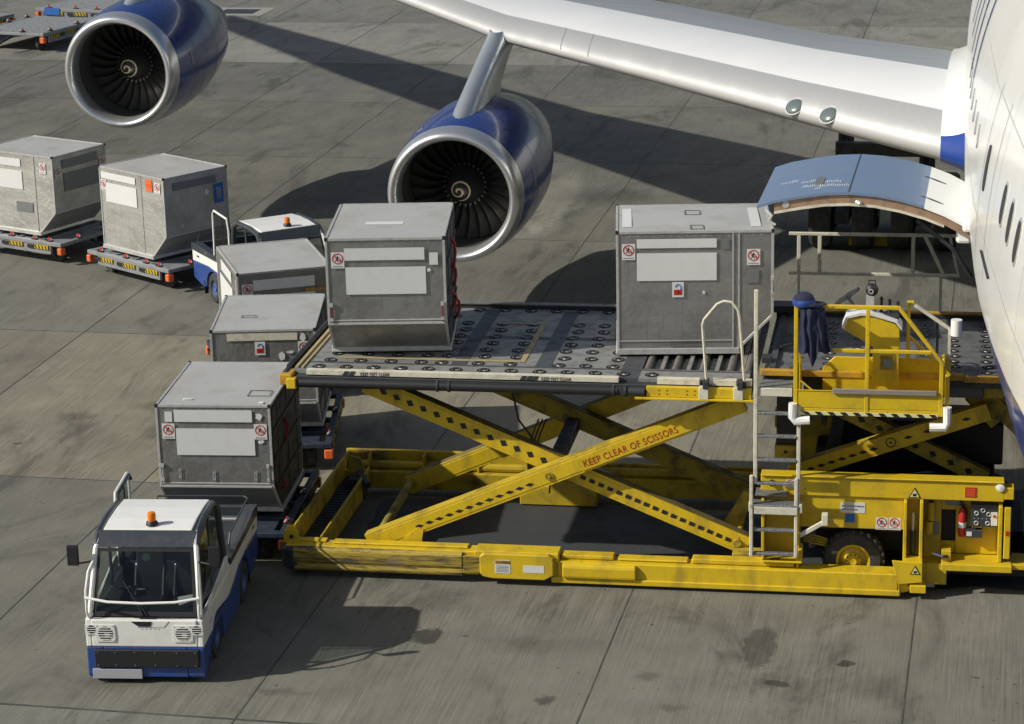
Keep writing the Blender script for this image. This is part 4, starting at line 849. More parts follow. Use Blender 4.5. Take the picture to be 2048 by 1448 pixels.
arm('bridge_scissor_arm',(6.7,2.3),(8.98,1.22),1.2,1.36,.2,M_['yeld'],(.1,.9,9,0,'d'))
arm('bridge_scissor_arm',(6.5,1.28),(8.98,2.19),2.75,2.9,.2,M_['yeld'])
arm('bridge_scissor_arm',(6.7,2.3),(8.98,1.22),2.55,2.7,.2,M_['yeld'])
b=MB(); b.box(6.45,6.60,.9,1.2,1.18,1.36); lb('arm_foot',Y,b,bevel=.02)
b=MB(); b.beam((8.85,2.42),(9.75,1.55),1.3,1.5,.24); b.beam((8.8,2.38),(9.15,2.0),1.27,1.299,.34); b.box(8.7,9.15,.85,1.5,2.42,2.58); lb('support_arm',M_['yeld'],b,bevel=.01)
b=MB(); b.box(6.32,6.58,.8,1.05,1.75,2.58,0); b.box(6.30,6.58,.75,1.1,1.55,1.74,1); b.cyl((6.44,0,1.66),.025,.735,.75,'y',10,0); lb('mast',[M_['black'],M_['yeld']],b,bevel=.01)
b=MB(); b.prism([(6.9,1.3),(7.08,1.3),(7.2,2.2),(7.05,2.2)],1.6,1.75,'y'); b.tube([(6.9,1.2,1.9),(6.92,1.2,2.08)],.035,10); lb('strut',M_['dark'],b)
b=MB(); b.box(6.66,8.9,.76,1.4,2.44,2.58); lb('bridge_understructure',M_['charcoal'],b,bevel=.01)
# operator cage
b=MB(); z=.0
T=lambda p,q,r=.022: b.tube([p,q],r,4)
def bar(x0,x1,y0,y1,z0,z1): b.box(x0,x1,y0,y1,z0,z1)
bar(6.575,6.625,-.02,.03,2.43,3.82); bar(7.445,7.495,-.022,.028,2.43,3.78); bar(8.345,8.395,-.02,.03,2.43,3.12)
bar(6.625,7.84,-.02,.03,3.775,3.82); bar(6.625,7.444,-.018,.026,3.22,3.265); bar(7.496,8.24,-.018,.026,3.22,3.265)
b.beam((7.835,3.805),(8.385,3.10),-.019,.029,.045); b.beam((8.385,3.06),(8.47,2.95),.0,.62,.04)
bar(6.635,6.66,-.01,.02,2.7,3.22)
bar(7.93,7.975,.68,.72,2.46,3.68); b.beam((7.96,3.25),(8.45,2.78),.69,.715,.035); bar(7.93,8.02,.66,.74,3.66,3.70)
bar(8.44,8.48,.62,.68,2.46,2.95)
bar(6.60,6.64,.62,.66,2.46,3.2)
cg=lb('guard_cage',Y,b,bevel=.006)
b=MB(); b.box(6.58,8.40,.0,.68,2.455,2.485); b.box(6.62,8.36,-.012,.0,2.50,2.72); b.prism([(6.9,2.49),(8.45,2.49),(8.45,2.97),(7.05,2.97),(6.9,2.82)],.66,.69,'y'); b.box(8.42,8.47,.03,.66,2.485,2.92); b.box(6.6,8.36,-.022,-.012,2.72,2.735); b.beam((6.64,2.86),(6.88,2.66),-.01,.02,.02); b.box(6.58,6.6,.03,.66,2.485,2.9)
b.box(6.6,8.36,-.016,-.0,2.44,2.495)
lb('cage_floor',Y,b,bevel=.005)
b=MB(); b.box(6.64,8.34,-.026,-.0165,2.415,2.46,0)
for k in range(11): x=6.68+k*.155; b.prism([(x,2.458),(x+.07,2.458),(x+.11,2.418),(x+.04,2.418)],-.030,-.0265,'y',1)
lb('hazard_strip',[M_['dyel'],M_['black']],b)
b=MB(); b.tube([(6.57,-.03,2.56),(6.565,-.03,2.38),(6.60,-.03,2.33),(6.78,-.03,2.345)],.055,10); lb('corner_bumper',M_['white'],b,smooth=True)
b=MB(); b.tube([(8.45,-.03,2.56),(8.455,-.03,2.36),(8.43,-.03,2.30),(8.24,-.03,2.295)],.055,10); lb('corner_bumper',M_['white'],b,smooth=True)
b=MB(); b.prism([(7.16,3.42),(7.22,3.56),(7.42,3.60),(7.5,3.60),(7.80,3.50),(7.85,3.44),(7.85,2.70),(7.53,2.70),(7.53,3.2),(7.46,3.25)],.32,.62,'y'); co=lb('console',Y,b,bevel=.008)
b=MB(); b.prism([(7.14,3.44),(7.20,3.60),(7.36,3.65),(7.5,3.65),(7.82,3.54),(7.88,3.46),(7.88,3.42),(7.80,3.52),(7.5,3.605),(7.38,3.605),(7.22,3.565),(7.17,3.43)],.30,.64,'y'); b.build('console_top',M_['plac'],co,bevel=.006)
b=MB(); b.box(7.62,7.80,.31,.318,2.92,3.1,0); b.cyl((7.71,0,3.0),.055,.30,.31,'y',16,1); b.build('gauge',[M_['yeld'],M_['lens']],co)
b=MB(); M=Matrix.Translation((7.20,.5,3.80))@Matrix.Rotation(R(-38),4,'Y')@Matrix.Rotation(R(-18),4,'X')
ring(b,M,.155,.18,-.012,.012,28); b.box(-.16,.16,-.014,.014,-.006,.006,0,M); b.box(-.014,.014,-.16,.16,-.006,.006,0,M); b.tube([(7.20,.5,3.80),(7.30,.5,3.66)],.022,8); b.build('steering_wheel',M_['charcoal'],co,smooth=True)
b=MB(); b.lathe([(.001,-.07),(.04,-.065),(.075,-.03),(.08,.02),(.06,.065),(.001,.075)],(7.50,.45,3.90),'y',16,0); ring(b,Matrix.Translation((7.49,.375,3.9))@Matrix.Rotation(R(90),4,'X'),.02,.032,0,.012,14,1); b.tube([(7.46,.45,3.96),(7.46,.45,4.02),(7.54,.45,4.02),(7.54,.45,3.96)],.01,6,0); b.box(7.43,7.53,.4,.5,3.64,3.83,1); b.build('work_lamp',[M_['black'],M_['edge']],co,smooth=True)
for x in (7.62,7.72,7.82):
    b=MB(); b.lathe([(.001,0),(.032,0),(.016,.05),(.016,.17),(.024,.2),(.001,.22)],(x,.48,3.60-(x-7.6)*.25),'z',10); b.build('lever',M_['black'],co,smooth=True)
b=MB(); b.box(7.5,7.56,.4,.45,3.6,3.68); b.box(7.56,7.84,.42,.58,3.54,3.60); b.build('lever_box',M_['dark'],co)
b=MB(); b.box(8.44,8.475,.62,.66,2.95,3.36,0); b.beam((8.02,3.66),(8.46,3.36),.66,.70,.04,0); lb('white_stay',M_['cream'],b)
b=MB(); b.lathe([(.058,.0),(.07,.0),(.07,.2),(.001,.2),(.001,.19),(.058,.19)],(8.54,.6,3.30),'z',18,0); b.lathe([(.001,.02),(.058,.02)],(8.54,.6,3.30),'z',18,1); lb('lamp_tube',[M_['white'],M_['black']],b,smooth=True)
b=MB(); b.box(7.05,8.32,-.05,-.023,2.70,2.765); lb('plank',M_['wood'],b,bevel=.006)
# far guard rail of the bridge
b=MB()
b.box(6.31,8.55,3.38,3.43,3.87,3.91); b.box(6.31,8.6,3.38,3.43,3.32,3.36)
for x in (6.42,6.70,7.95): b.box(x,x+.05,3.381,3.429,3.361,3.869)
b.box(6.43,6.465,3.38,3.42,2.80,3.319); b.box(8.33,8.37,3.38,3.42,2.80,3.319); b.beam((8.13,3.88),(8.38,3.36),3.385,3.425,.05); b.beam((8.46,3.88),(8.58,3.35),3.385,3.425,.035)
lb('guard_rail',M_['cream'],b,bevel=.005)

# jacket, cap, extinguisher
def itq(x,X,V):
    for i in range(len(X)-1):
        if x<=X[i+1]: return V[i]+(V[i+1]-V[i])*(x-X[i])/(X[i+1]-X[i])
    return V[-1]
def jacket():
    c,s=math.cos(R(2)),math.sin(R(2)); P=lambda x,y,z:(-9.15+c*x-s*y,28.72+s*x+c*y,z)
    t=empty('jacket',P(6.78,-.05,3.1),2,'dark navy work jacket hanging from the yellow cage rail beside the ladder','jacket')
    b=MB(); nx,nz=44,34; vs=[]
    def edge(u): return itq(u,[0,.1,.3,.36,.46,.56,.62,.8,1.0],[.16,.12,.14,.07,-.05,.06,.17,.13,.17])
    for side in (-1,1):
        for j in range(nz+1):
            v=j/nz
            for i in range(nx+1):
                u=i/nx; w=.155+.065*v-.012*math.sin(v*PI); x=(u-.5)*2*w+.02+.035*v+.008*math.sin(v*9+u*4)
                z=.70-.03*abs(u-.4)-(.70-edge(u))*v
                f=.030*math.sin(u*15+v*1.1)*(.2+.8*v)+.013*math.sin(u*33-v*3)*(.3+v)+.010*math.sin(v*15+u*9)*(1-v)
                y=side*.045*math.sqrt(max(0,math.sin(PI*u)))*(1-.5*v)+f-.05*math.exp(-((u-.44)/.09)**2)-.035*math.exp(-((u-.14)/.08)**2)-.02
                vs.append((x,y,z))
    n1=(nx+1)*(nz+1); fs=[]
    for sd in (0,1):
        for j in range(nz):
            for i in range(nx):
                a_=sd*n1+j*(nx+1)+i; f=(a_,a_+nx+1,a_+nx+2,a_+1); fs.append(f if sd==0 else tuple(reversed(f)))
    b.add(vs,fs); b.build('coat',M_['cloth'],t,smooth='all')
    k=MB(); k.tube([(-.14,-.03,.69),(-.06,-.05,.735),(.05,-.04,.73),(.16,-.02,.68)],[.02,.035,.035,.02],10); k.build('collar',M_['cloth'],t,smooth='all')
    t=empty('cap',P(6.69,.0,3.83),2,'blue peaked cap set on top of the cage corner above the jacket','cap')
    b=MB(); b.lathe([(.13,.0),(.135,.04),(.115,.10),(.07,.135),(.001,.145)],(0,0,0),'z',20); b.build('crown',M_['cloth'],t,smooth='all')
    b=MB(); b.lathe([(.135,-.015),(.145,.02),(.14,.055),(.128,.06)],(0,0,0),'z',20); b.build('band',M_['capb'],t,smooth='all')
    b=MB(); b.prism([(.1,-.12),(.24,-.07),(.28,.0),(.24,.07),(.1,.12)],-.005,.01,'z'); b.build('peak',M_['cloth'],t,bevel=.004)
    t=empty('fire_extinguisher',P(8.68,.44,.72),2,'small red fire extinguisher strapped to the yellow loader panel beside the black control box','fire extinguisher')
    b=MB(); b.lathe([(.001,0),(.045,.0),(.05,.02),(.05,.30),(.035,.35),(.018,.37),(.001,.37)],(0,0,0),'z',18); b.build('bottle',M_['red'],t,smooth=True)
    b=MB(); b.tube([(0,0,.36),(0,0,.42)],.016,8); b.box(-.04,.03,-.012,.012,.41,.43); b.box(-.045,.02,-.01,.01,.45,.462); b.tube([(.02,0,.4),(.055,-.01,.34),(.05,-.01,.2)],.009,6); b.build('valve',M_['black'],t)
    b=MB(); b.lathe([(.051,.12),(.052,.13),(.052,.18),(.051,.19)],(0,0,0),'z',18); b.build('label_band',M_['plac'],t)
jacket()

# ------------------------------------------------------------------ aircraft
AO=(2.45,38,0); AC=empty('airliner',AO,0,'white and blue four-engined airliner being loaded, its wing crossing the top of the picture','aircraft')
XeY=[14,15,17,19.5,21.7,23.1,25.4,27.9,31.8,36.4,41.5,60,75,86]; XeV=[2.4,1.5,.75,.35,.12,-.03,-.24,-.45,-.64,-.75,-.85,-.85,.8,2.3]
def itp(x,X,V):
    if x<=X[0]: return V[0]
    for i in range(len(X)-1):
        if x<=X[i+1]: t=(x-X[i])/(X[i+1]-X[i]); return V[i]+(V[i+1]-V[i])*t
    return V[-1]
def dims(y):
    a=2.45-itp(y,XeY,XeV); k=a/3.1 if y<31 or y>60 else 1
    lo=3.2*min(1,k**.8); hi=itp(y,[14,16,20,34,46,60,86],[.5,2.2,4.2,4.6,3.25,3.25,1.0])
    return a,lo,hi
def fskin(y,z,d=0):
    a,lo,hi=dims(y); h=lo if z<5 else hi; return 2.45-(a+d)*math.sqrt(max(0,1-((z-5)/h)**2))
b=MB(); ny,na=110,80; vs=[]
for j in range(ny+1):
    y=14+72*(j/ny)**1.15; a,lo,hi=dims(y)
    for k in range(na):
        t=2*PI*k/na; zz=math.sin(t); vs.append((2.45-a*math.cos(t),y,5+(hi if zz>0 else lo)*zz))
fs=[(j*na+k,j*na+(k+1)%na,(j+1)*na+(k+1)%na,(j+1)*na+k) for j in range(ny) for k in range(na)]
fs+=[tuple(reversed(range(na))),tuple(ny*na+k for k in range(na))]
b.add(vs,[tuple(reversed(f)) for f in fs]); fu=b.build('fuselage',M_['fus'],AC,off=AO,smooth='all')
def sp(y,z,d): return (fskin(y,z,d),y,z)
def oval(name,yc,zc,hy,hz,mat,d=.012,par=fu,n=20,lean=0):
    b=MB(); c=sp(yc,zc,d); P=[]
    for k in range(n):
        t=2*PI*k/n; ct,st=math.cos(t),math.sin(t); e=.7
        y=yc+hy*math.copysign(abs(ct)**e,ct)+lean*st*hz; z=zc+hz*math.copysign(abs(st)**e,st); P.append(sp(y,z,d))
    Q=[(x+.03,y,z) for x,y,z in P]
    b.add([c]+P,[(0,1+k,1+(k+1)%n) for k in range(n)]); b.add(P+Q,[(k,(k+1)%n,n+(k+1)%n,n+k) for k in range(n)])
    o=b.build(name,mat,par,off=AO); return o
for yc,zc in ((24.72,6.08),(23.92,6.08),(23.12,6.08)):
    oval('window_surround',yc,zc,.16,.235,M_['edge'],.008); oval('cabin_window',yc,zc,.13,.2,M_['win'],.014)
for yc in [28.9+.8*k for k in range(7)]: oval('cabin_window',yc,5.95,.10,.14,M_['winf'],.012)
oval('door_window',26.95,5.98,.11,.26,M_['win'],.014)
b=MB()
for dy in (-.62,.62):
    for k in range(14):
        z=4.9+k*.14; q=[sp(26.7+dy-.012,z,.006),sp(26.7+dy+.012,z,.006),sp(26.7+dy+.012,z+.14,.006),sp(26.7+dy-.012,z+.14,.006)]; b.add(q,[(0,1,2,3)])
b.build('door_outline',M_['patch'],fu,off=AO)
b=MB(); b.tube([sp(26.3,5.2,.015),sp(25.2,5.18,.015)],.014,6); b.build('door_handle_slot',M_['black'],fu,off=AO)
# lettering strokes high on the side
b=MB(); 
for yc,l in ((32.2,.5),(33.6,.75),(35.0,.95),(36.4,.9),(37.8,.9)):
    w=.11
    for k in range(10):
        z=5.95+(7.6-5.95)*k/10; z2=5.95+(7.6-5.95)*(k+1)/10; b.add([sp(yc-w,z,.008),sp(yc+w,z,.008),sp(yc+w,z2,.008),sp(yc-w,z2,.008)],[(0,1,2,3)])
b.build('side_lettering',pm('lettering_blue',(.05,.09,.22),.4),fu,off=AO)
# cargo opening
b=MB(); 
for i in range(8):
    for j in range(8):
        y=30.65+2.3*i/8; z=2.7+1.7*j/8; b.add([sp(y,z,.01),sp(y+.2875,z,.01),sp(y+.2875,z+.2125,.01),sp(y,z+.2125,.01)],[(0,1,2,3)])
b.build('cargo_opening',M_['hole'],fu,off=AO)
# open cargo door
DP=[(-3.22,4.66),(-3.0,4.735),(-2.67,4.80),(-2.35,4.85),(-2.04,4.865),(-1.72,4.845),(-1.41,4.79),(-1.1,4.705),(-.85,4.61),(-.52,4.44)]
def strip(P,y0,y1,z_off,th,m=0):
    b=MB(); n=len(P); top=[(x,z+z_off) for x,z in P]; bot=[(x,z+z_off-th) for x,z in reversed(P)]; b.prism(top+bot,y0,y1,'y',m); return b
b=MB(); i0=7; b.v=[];
P1=DP[:8]; P2=DP[7:]
q=strip(P1,30.6,33.0,0,.035); dr=q.build('cargo_door',M_['doorb'],AC,off=AO,smooth=True)
q=strip(P2,30.6,33.0,0,.035); q.build('door_hinge_panel',M_['acw'],dr,off=AO,smooth=True)
P3=[(x,z) for x,z in DP[1:]]
q=strip(P3,30.63,30.72,-.035,.115); q.build('door_frame',M_['brown'],dr,off=AO,smooth=True)
q=strip(DP[1:],32.9,32.98,-.035,.115); q.build('door_frame',M_['brown'],dr,off=AO,smooth=True)
q=strip(DP[1:-1],30.61,32.98,-.150,.03); q.build('door_lining',M_['cream'],dr,off=AO,smooth=True)
b=MB(); b.lathe([(.001,-.01),(.045,-.01),(.045,.0),(.001,.0)],(-2.85,30.632,4.68),'y',12); b.tube([(-3.1,30.6,4.62),(-3.02,30.56,4.54),(-3.06,30.56,4.48),(-2.98,30.58,4.42)],.022,8); b.tube([(-1.95,30.62,4.74),(-1.9,30.58,4.72)],.03,8); b.build('latch_hook',M_['bare'],dr,off=AO,smooth=True)
for y in (31.1,32.3):
    b=MB(); P=[]; n_=16
    for k in range(n_):
        t=2*PI*k/n_; x=-1.02+.15*math.cos(t); P.append((x,y+.035*math.sin(t),itp(x,[p[0] for p in DP],[p[1] for p in DP])+.004))
    b.add(P,[tuple(range(n_))]); b.build('hinge_slot',M_['dark'],dr,off=AO)
b=MB(); b.box(-2.06,-2.045,30.62,32.98,4.866,4.869); b.build('panel_seam',M_['dark'],dr,off=AO)
b=MB(); b.box(-2.52,-2.42,31.15,31.55,4.835,4.85); b.build('pressure_flap',M_['patch'],dr,off=AO)
def zdoor(x): return itp(x,[p[0] for p in DP],[p[1] for p in DP])
b=MB(); rr=random.Random(4)
for (x0,y,n_) in ((-3.0,31.55,10),(-2.72,31.4,12),(-2.68,31.1,10),(-2.45,31.0,16),(-2.4,31.25,9),(-2.5,30.9,3)):
    for k in range(n_): x=x0+k*.024; b.box(x,x+.009,y,y+.11*rr.uniform(.4,1.2),zdoor(x)+.001,zdoor(x)+.006)
b.build('stencil_mark',M_['plac'],dr,off=AO)
b=MB(); b.box(-.62,-.45,30.55,33.1,4.38,4.52); b.box(-.7,-.5,30.7,30.9,4.2,4.42); b.build('hinge_fairing',M_['acw'],AC,off=AO,bevel=.04,seg=2)
b=MB(); b.tube([(-1.2,30.9,4.45),(-.75,30.9,4.1),(-.5,31.0,3.7)],.03,8); b.tube([(-1.2,32.7,4.45),(-.6,32.7,3.8)],.03,8); b.build('door_actuator',M_['dark'],dr,off=AO,smooth=True)
# wing
ST=[(-.75,36.95,4.0,9.6,1.15),(-1.12,37.3,4.02,9.2,1.05),(-3.45,39.4,4.15,8.2,.92),(-6.5,42.2,4.33,7.8,.80),(-9.6,45.0,4.5,7.4,.70),(-12,47.2,4.86,6.7,.62),(-14,49.0,5.12,6.2,.56),(-18,52.6,5.7,5.0,.44),(-28,61.7,7.2,3.9,.30),(-37,69.8,8.9,2.0,.16)]
def af(u):  # half thickness shape 0..1
    return 2.97*math.sqrt(max(u,0))-1.26*u-3.52*u*u+2.84*u**3-1.02*u**4
def wing_sec(s,us,upper,scale=1):
    x,y,z,c,t=s; o=[]
    for u in us:
        h=af(u)*t*.5*scale; o.append((x,y+c*u,z+ (h*1.25 if upper else -h*.75)+.12*t*math.sin(PI*u)))
    return o
def loft(name,stats,us,upper,mat,par=AC):
    b=MB(); rows=[wing_sec(s,us,upper) for s in stats]; n=len(us); vs=[p for r in rows for p in r]; fs=[]
    for i in range(len(rows)-1):
        for k in range(n-1):
            f=(i*n+k,i*n+k+1,(i+1)*n+k+1,(i+1)*n+k); fs.append(f if not upper else tuple(reversed(f)))
    b.add(vs,fs); return b.build(name,mat,par,off=AO,smooth='all')
def dens(a,c,n): return [a+(c-a)*(k/n) for k in range(n+1)]
le=[.0,.002,.006,.012,.02,.03,.045,.06,.07,.085]
W2=ST[1:]
def refine(S,m=5):
    o=[]
    for i in range(len(S)-1):
        for k in range(m): t=k/m; o.append(tuple(S[i][q]+(S[i+1][q]-S[i][q])*t for q in range(5)))
    return o+[S[-1]]
W2r=refine(W2)
# slat: front band upper + lower
b=MB(); us=list(reversed(le))
rows=[]
for s in W2r:
    rows.append(wing_sec(s,us,True)+wing_sec(s,le[1:],False))
n=len(rows[0]); vs=[p for r in rows for p in r]; fs=[(i*n+k,i*n+k+1,(i+1)*n+k+1,(i+1)*n+k) for i in range(len(rows)-1) for k in range(n-1)]
b.add(vs,fs); sl=b.build('leading_edge',M_['slat'],AC,off=AO,smooth='all')
wg=loft('wing_panel',W2r,[.085]+dens(.1,.33,10),True,M_['acwing'])
loft('trailing_edge_panel',W2r,dens(.33,.955,14),True,M_['acgrey'])
loft('trailing_edge',W2r,dens(.955,1.0,2),True,M_['acwing'])
loft('wing_underside',W2r,[.085]+dens(.15,1.0,14),False,M_['acgrey'])
rt=refine(ST[:2],4)
rf=[(s[0],s[1]-.1,s[2]-.0,s[3]+.25,s[4]*(1.08+.25*max(0,1-(abs(s[0])-.75)/.37)**2)) for s in rt]
rows=[]; us2=list(reversed(le+dens(.15,1.0,14)))
for s in rf: rows.append(wing_sec(s,us2,True)+wing_sec(s,(le+dens(.15,1.0,14))[1:],False))
b=MB(); n=len(rows[0]); b.add([p for r in rows for p in r],[(i*n+k,(i+1)*n+k,(i+1)*n+k+1,i*n+k+1) for i in range(len(rows)-1) for k in range(n-1)]+[tuple((len(rows)-1)*n+k for k in range(n))])
b.build('wing_root_fairing',M_['fair'],AC,off=AO,smooth=True)
b=MB()
for X0 in (-7.6,-8.2):
    for i in range(len(W2)-1):
        if W2[i][0]>=X0>=W2[i+1][0]:
            t_=(X0-W2[i][0])/(W2[i+1][0]-W2[i][0]); sA=(X0,)+tuple(W2[i][q]+(W2[i+1][q]-W2[i][q])*t_ for q in range(1,5)); sB=(X0-.018,)+sA[1:]
            A=wing_sec(sA,le,True); B=wing_sec(sB,le,True)
            for k in range(1,len(le)-1): b.add([(A[k][0],A[k][1]-.003,A[k][2]+.005),(B[k][0],B[k][1]-.003,B[k][2]+.005),(B[k+1][0],B[k+1][1]-.003,B[k+1][2]+.005),(A[k+1][0],A[k+1][1]-.003,A[k+1][2]+.005)],[(0,1,2,3)])
b.build('slat_seam',M_['seam'],sl,off=AO)
b=MB()
for yc in (22.4,25.6,28.3,31.9,35.2,38.6):
    for k in range(30):
        z=3.9+k*.15; b.add([sp(yc-.008,z,.005),sp(yc+.008,z,.005),sp(yc+.008,z+.15,.005),sp(yc-.008,z+.15,.005)],[(0,1,2,3)])
for zc in (5.35,6.75):
    for k in range(60):
        y=20+k*.35; b.add([sp(y,zc-.008,.0055),sp(y+.35,zc-.008,.0055),sp(y+.35,zc+.008,.0055),sp(y,zc+.008,.0055)],[(0,1,2,3)])
b.build('skin_seam',M_['seaml'],fu,off=AO,whole=True)
def onwing(X,u):
    for i in range(len(W2)-1):
        if W2[i][0]>=X>=W2[i+1][0]:
            t=(X-W2[i][0])/(W2[i+1][0]-W2[i][0]); s=tuple(W2[i][q]+(W2[i+1][q]-W2[i][q])*t for q in range(5)); return wing_sec((X,)+s[1:],[u],True)[0]
for X,u in ((-3.55,.006),(-2.95,.006)):
    p=Vector(onwing(X,u)); b=MB(); M=Matrix.Translation(p)@Matrix.Rotation(R(-32),4,'Z')@Matrix.Rotation(R(48),4,'X')
    vs=[];n=20
    for r_,zz in ((.155,-.02),(.15,.012),(.11,.03),(.05,.042)):
        for k in range(n): a=2*PI*k/n; vs.append(M@Vector((r_*1.1*math.cos(a),r_*.95*math.sin(a),zz)))
    fs=[(i*n+k,i*n+(k+1)%n,(i+1)*n+(k+1)%n,(i+1)*n+k) for i in range(3) for k in range(n)]+[tuple(3*n+k for k in range(n))]
    b.add(vs,fs); l=b.build('landing_light',M_['lens'],AC,off=AO,smooth='all')
    b=MB(); ring(b,M,.15,.172,-.02,.006,24); b.build('light_rim',M_['bare'],l,off=AO)
# engines
def engine(c,sc_,tilt=0):
    x,y,z=c; e=bpy.data.objects.new('engine',None); COL.objects.link(e); e.parent=AC; e.location=(x-AO[0],y-AO[1],z); e.scale=(sc_,)*3; e.rotation_euler=(R(1.5),0,0)
    b=MB(); b.lathe([(.995,.5),(.97,.38),(.962,.27),(.97,.16),(.995,.06),(1.035,.01),(1.07,.0),(1.11,.015),(1.145,.07),(1.17,.16),(1.185,.27),(1.195,.36)],(0,0,0),'y',72); b.build('inlet_lip',M_['lip'],e,smooth='all')
    b=MB(); b.lathe([(1.196,.36),(1.23,.7),(1.26,1.2),(1.27,1.9),(1.24,2.6),(1.15,3.3),(1.03,3.9),(.95,4.3),(.93,4.32),(.90,4.2)],(0,0,0),'y',72); nc=b.build('nacelle',M_['nac'],e,smooth='all')
    b=MB(); 
    for yy,r in ((1.25,1.2615),(2.62,1.239)): b.lathe([(r,yy),(r+.002,yy+.006),(r,yy+.014)],(0,0,0),'y',72)
    b.build('panel_seam',M_['charcoal'],nc)
    b=MB(); b.lathe([(.985,.5),(1.0,.8),(1.02,1.1),(1.03,1.5)],(0,0,0),'y',64); b.build('inlet_liner',M_['liner'],e,smooth='all')
    b=MB(); b.lathe([(.9,4.2),(.6,3.9),(.58,4.6),(.5,5.3),(.42,5.9),(.3,5.9),(.12,6.3),(.001,6.4)],(0,0,0),'y',48); b.build('exhaust_core',M_['nacr'],e,smooth=True)
    b=MB(); b.lathe([(.001,1.45),(1.03,1.45)],(0,0,0),'y',48); b.build('fan_backplate',M_['hole'],e)
    b=MB(); nb=26
    for k in range(nb):
        th=2*PI*k/nb; vs=[]; m_=7
        for i in range(m_+1):
            r=.33+(1.015-.33)*i/m_; ch=.13+.17*i/m_; st=R(25+40*i/m_); dy=ch*math.cos(st); dt=ch*math.sin(st)/r*1.15; sw=.05*math.sin(PI*i/m_)/r
            for sgn in (-1,1):
                a=th+sgn*dt*.5+sw; vs.append((r*math.cos(a),1.2+sgn*dy*.5,r*math.sin(a)))
        b.add(vs,[(2*i,2*i+1,2*i+3,2*i+2) for i in range(m_)])
    b.build('fan',M_['fan'],e,smooth='all')
    b=MB()
    for k in range(nb):
        th=2*PI*(k+.5)/nb; r0,r1=.34,.40; vs=[(r0*math.cos(th-.07),1.03,r0*math.sin(th-.07)),(r1*math.cos(th),1.0,r1*math.sin(th)),(r0*math.cos(th+.07),1.08,r0*math.sin(th+.07))]; b.add(vs,[(0,1,2)])
    b.build('blade_root',M_['bare'],e)
    b=MB(); b.lathe([(.001,.47),(.045,.48),(.115,.545),(.185,.635),(.235,.72)],(0,0,0),'y',40,0); b.lathe([(.235,.72),(.29,.83),(.34,.98),(.36,1.2)],(0,0,0),'y',40,1); s_=b.build('spinner',[M_['spin'],M_['cone']],e,smooth='all')
    def cy(r): return itp(r,[0,.045,.115,.185,.235],[.47,.48,.545,.635,.72])
    b=MB(); vs=[]; n=60
    for k in range(n+1):
        t=k/n; a=R(200)-t*R(660); r=.014+.19*t; w=.014*(1-.5*t)+.003
        for s__ in (-1,1): q=r+s__*w; q=max(q,.001); vs.append((q*math.cos(a),cy(q)-.006,q*math.sin(a)))
    b.add(vs,[(2*i,2*i+1,2*i+3,2*i+2) for i in range(n)]); b.build('spiral_mark',M_['spir'],s_)
    b=MB(); M=Matrix.Rotation(R(-35),4,'Y')
    b.box(-.06,.06,.78,.9,1.225,1.245,0,M); b.box(-.035,.035,.8,.88,1.246,1.25,1,M); M=Matrix.Rotation(R(-78),4,'Y'); b.build('vent_flush',[M_['edge'],M_['black']],nc)
    b=MB(); M=Matrix.Rotation(R(-88)+R(0),4,'Y')
    for k in range(8): b.box(-.13+k*.035,-.11+k*.035,.98,1.04,1.252,1.258,0,Matrix.Rotation(R(83),4,'Y'))
    b.build('stencil_mark',M_['edge'],nc)
    return e
e2=engine((-9.66,40.9,2.31),1.03); e1=engine((-18.12,47.2,3.35),1.02)
def pylon(x,sec):
    # sec: list of (y_front, y_back, z, halfwidth)
    b=MB(); n=24; rows=[]
    for yf,yb,z,hw in sec:
        r=[]
        for k in range(n):
            a=2*PI*k/n; cx,cy=math.sin(a),math.cos(a); u=(1-cy)/2; y=yf+(yb-yf)*u
            w=hw*(math.sin(PI*min(1,u**.55)) if u<1 else 0); r.append((x+math.copysign(w,cx) if abs(cx)>1e-6 else x,y,z))
        rows.append(r)
    vs=[p for r in rows for p in r]; b.add(vs,[(i*n+k,i*n+(k+1)%n,(i+1)*n+(k+1)%n,(i+1)*n+k) for i in range(len(rows)-1) for k in range(n)]); b.build('pylon',M_['pyl'],AC,off=AO,smooth='all')
pylon(-9.66,[(41.3,45.2,3.38,.30),(41.65,45.3,3.62,.25),(42.6,46.0,3.95,.22),(43.6,46.9,4.25,.22),(44.55,48.0,4.5,.23),(44.85,48.5,4.62,.24)])
pylon(-18.12,[(47.7,51.6,4.42,.30),(48.1,51.8,4.68,.25),(49.8,52.8,5.0,.22),(51.4,54.2,5.35,.22),(52.5,55.5,5.7,.23)])
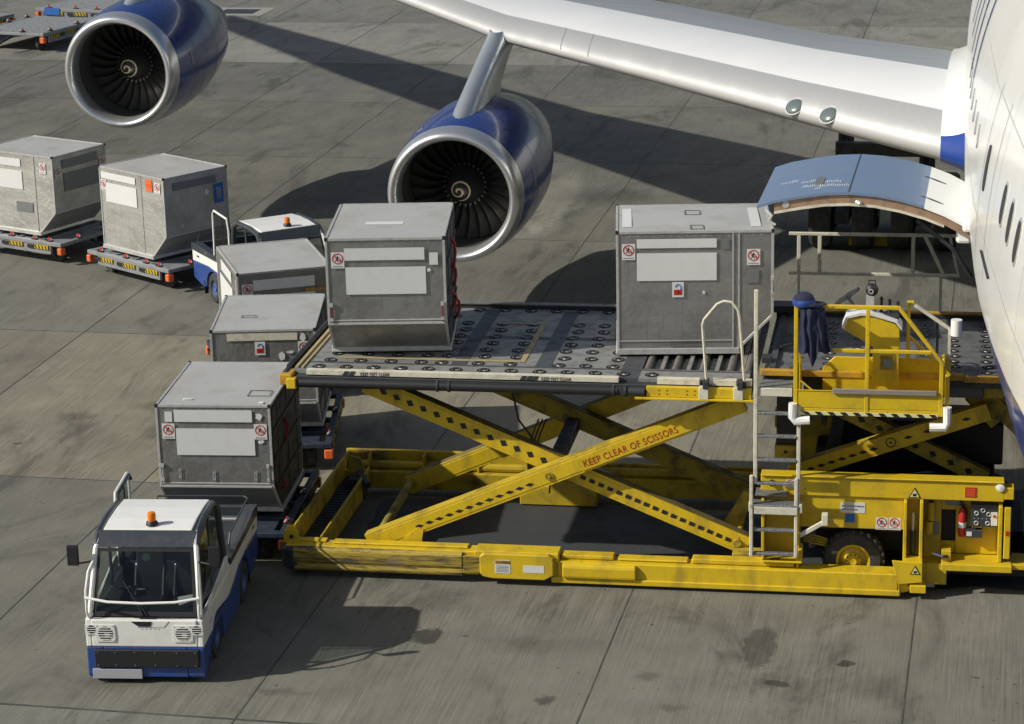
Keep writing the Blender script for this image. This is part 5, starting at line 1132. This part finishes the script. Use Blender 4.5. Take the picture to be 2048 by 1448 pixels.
# main landing gear under the wing
b=MB()
b.box(-3.4,-1.6,46.7,46.9,2.0,2.25)
for x in (-3.3,-1.7): b.tube([(x,48.3,3.3),(x,48.2,.8)],.16,14); b.box(x-.14,x+.14,47.3,49.3,.5,.75); b.tube([(x,46.9,2.9),(x,48.0,1.4)],.07,10)
gr=b.build('landing_gear_strut',M_['dark'],AC,off=AO,smooth=True,whole=True)
for x in (-3.72,-2.88,-2.12,-1.28):
    for y in (47.5,49.1):
        b=MB(); wheel(b,(x,y,.6),.6,.42,'x'); b.build('gear_wheel',[M_['tyre'],M_['charcoal']],gr,off=AO,smooth=True)
ck=MB(); ck.prism([(-3.2,.0),(-2.38,.0),(-2.42,.2),(-3.16,.2)],47.55,47.95,'y'); tag(ck.build('wheel_chock',M_['yel'],bevel=.03),'low yellow block on the ground behind the far guard rail of the loader','wheel chock')

# ------------------------------------------------------------------ camera, light, world
cam=bpy.data.cameras.new('camera'); co_=bpy.data.objects.new('camera',cam); COL.objects.link(co_); sc.camera=co_
r_=Vector((.97948167,.20017337,-.02337249)); u_=Vector((-.03461433,.28134562,.95898201)); w_=Vector((-.1985384,.93849628,-.28250175))
M=Matrix(((r_.x,u_.x,-w_.x,0),(r_.y,u_.y,-w_.y,0),(r_.z,u_.z,-w_.z,11.6677),(0,0,0,1))); co_.matrix_world=M
cam.sensor_width=36; cam.lens=36*4891.6/2048; cam.clip_end=600; cam.clip_start=.5
AZ,EL=R(27),R(35)
sd=Vector((-math.cos(AZ)*math.cos(EL),-math.sin(AZ)*math.cos(EL),math.sin(EL)))
su=bpy.data.lights.new('sun','SUN'); su.energy=4.7; su.angle=R(.7); su.color=(1,.955,.86); so=bpy.data.objects.new('sun',su); COL.objects.link(so); so.rotation_euler=sd.to_track_quat('Z','Y').to_euler()
wd=bpy.data.worlds.new('World'); sc.world=wd; wd.use_nodes=True; n=wd.node_tree; bg=n.nodes['Background']; sk=n.nodes.new('ShaderNodeTexSky'); sk.sky_type='NISHITA'; sk.sun_disc=False; sk.sun_elevation=EL
sk.sun_rotation=math.atan2(sd.x,sd.y); sk.air_density=1.0; sk.dust_density=2.0
n.links.new(sk.outputs[0],bg.inputs[0]); bg.inputs[1].default_value=.07
sc.view_settings.view_transform='Standard'; sc.view_settings.look='None'; sc.view_settings.exposure=0; sc.view_settings.gamma=1
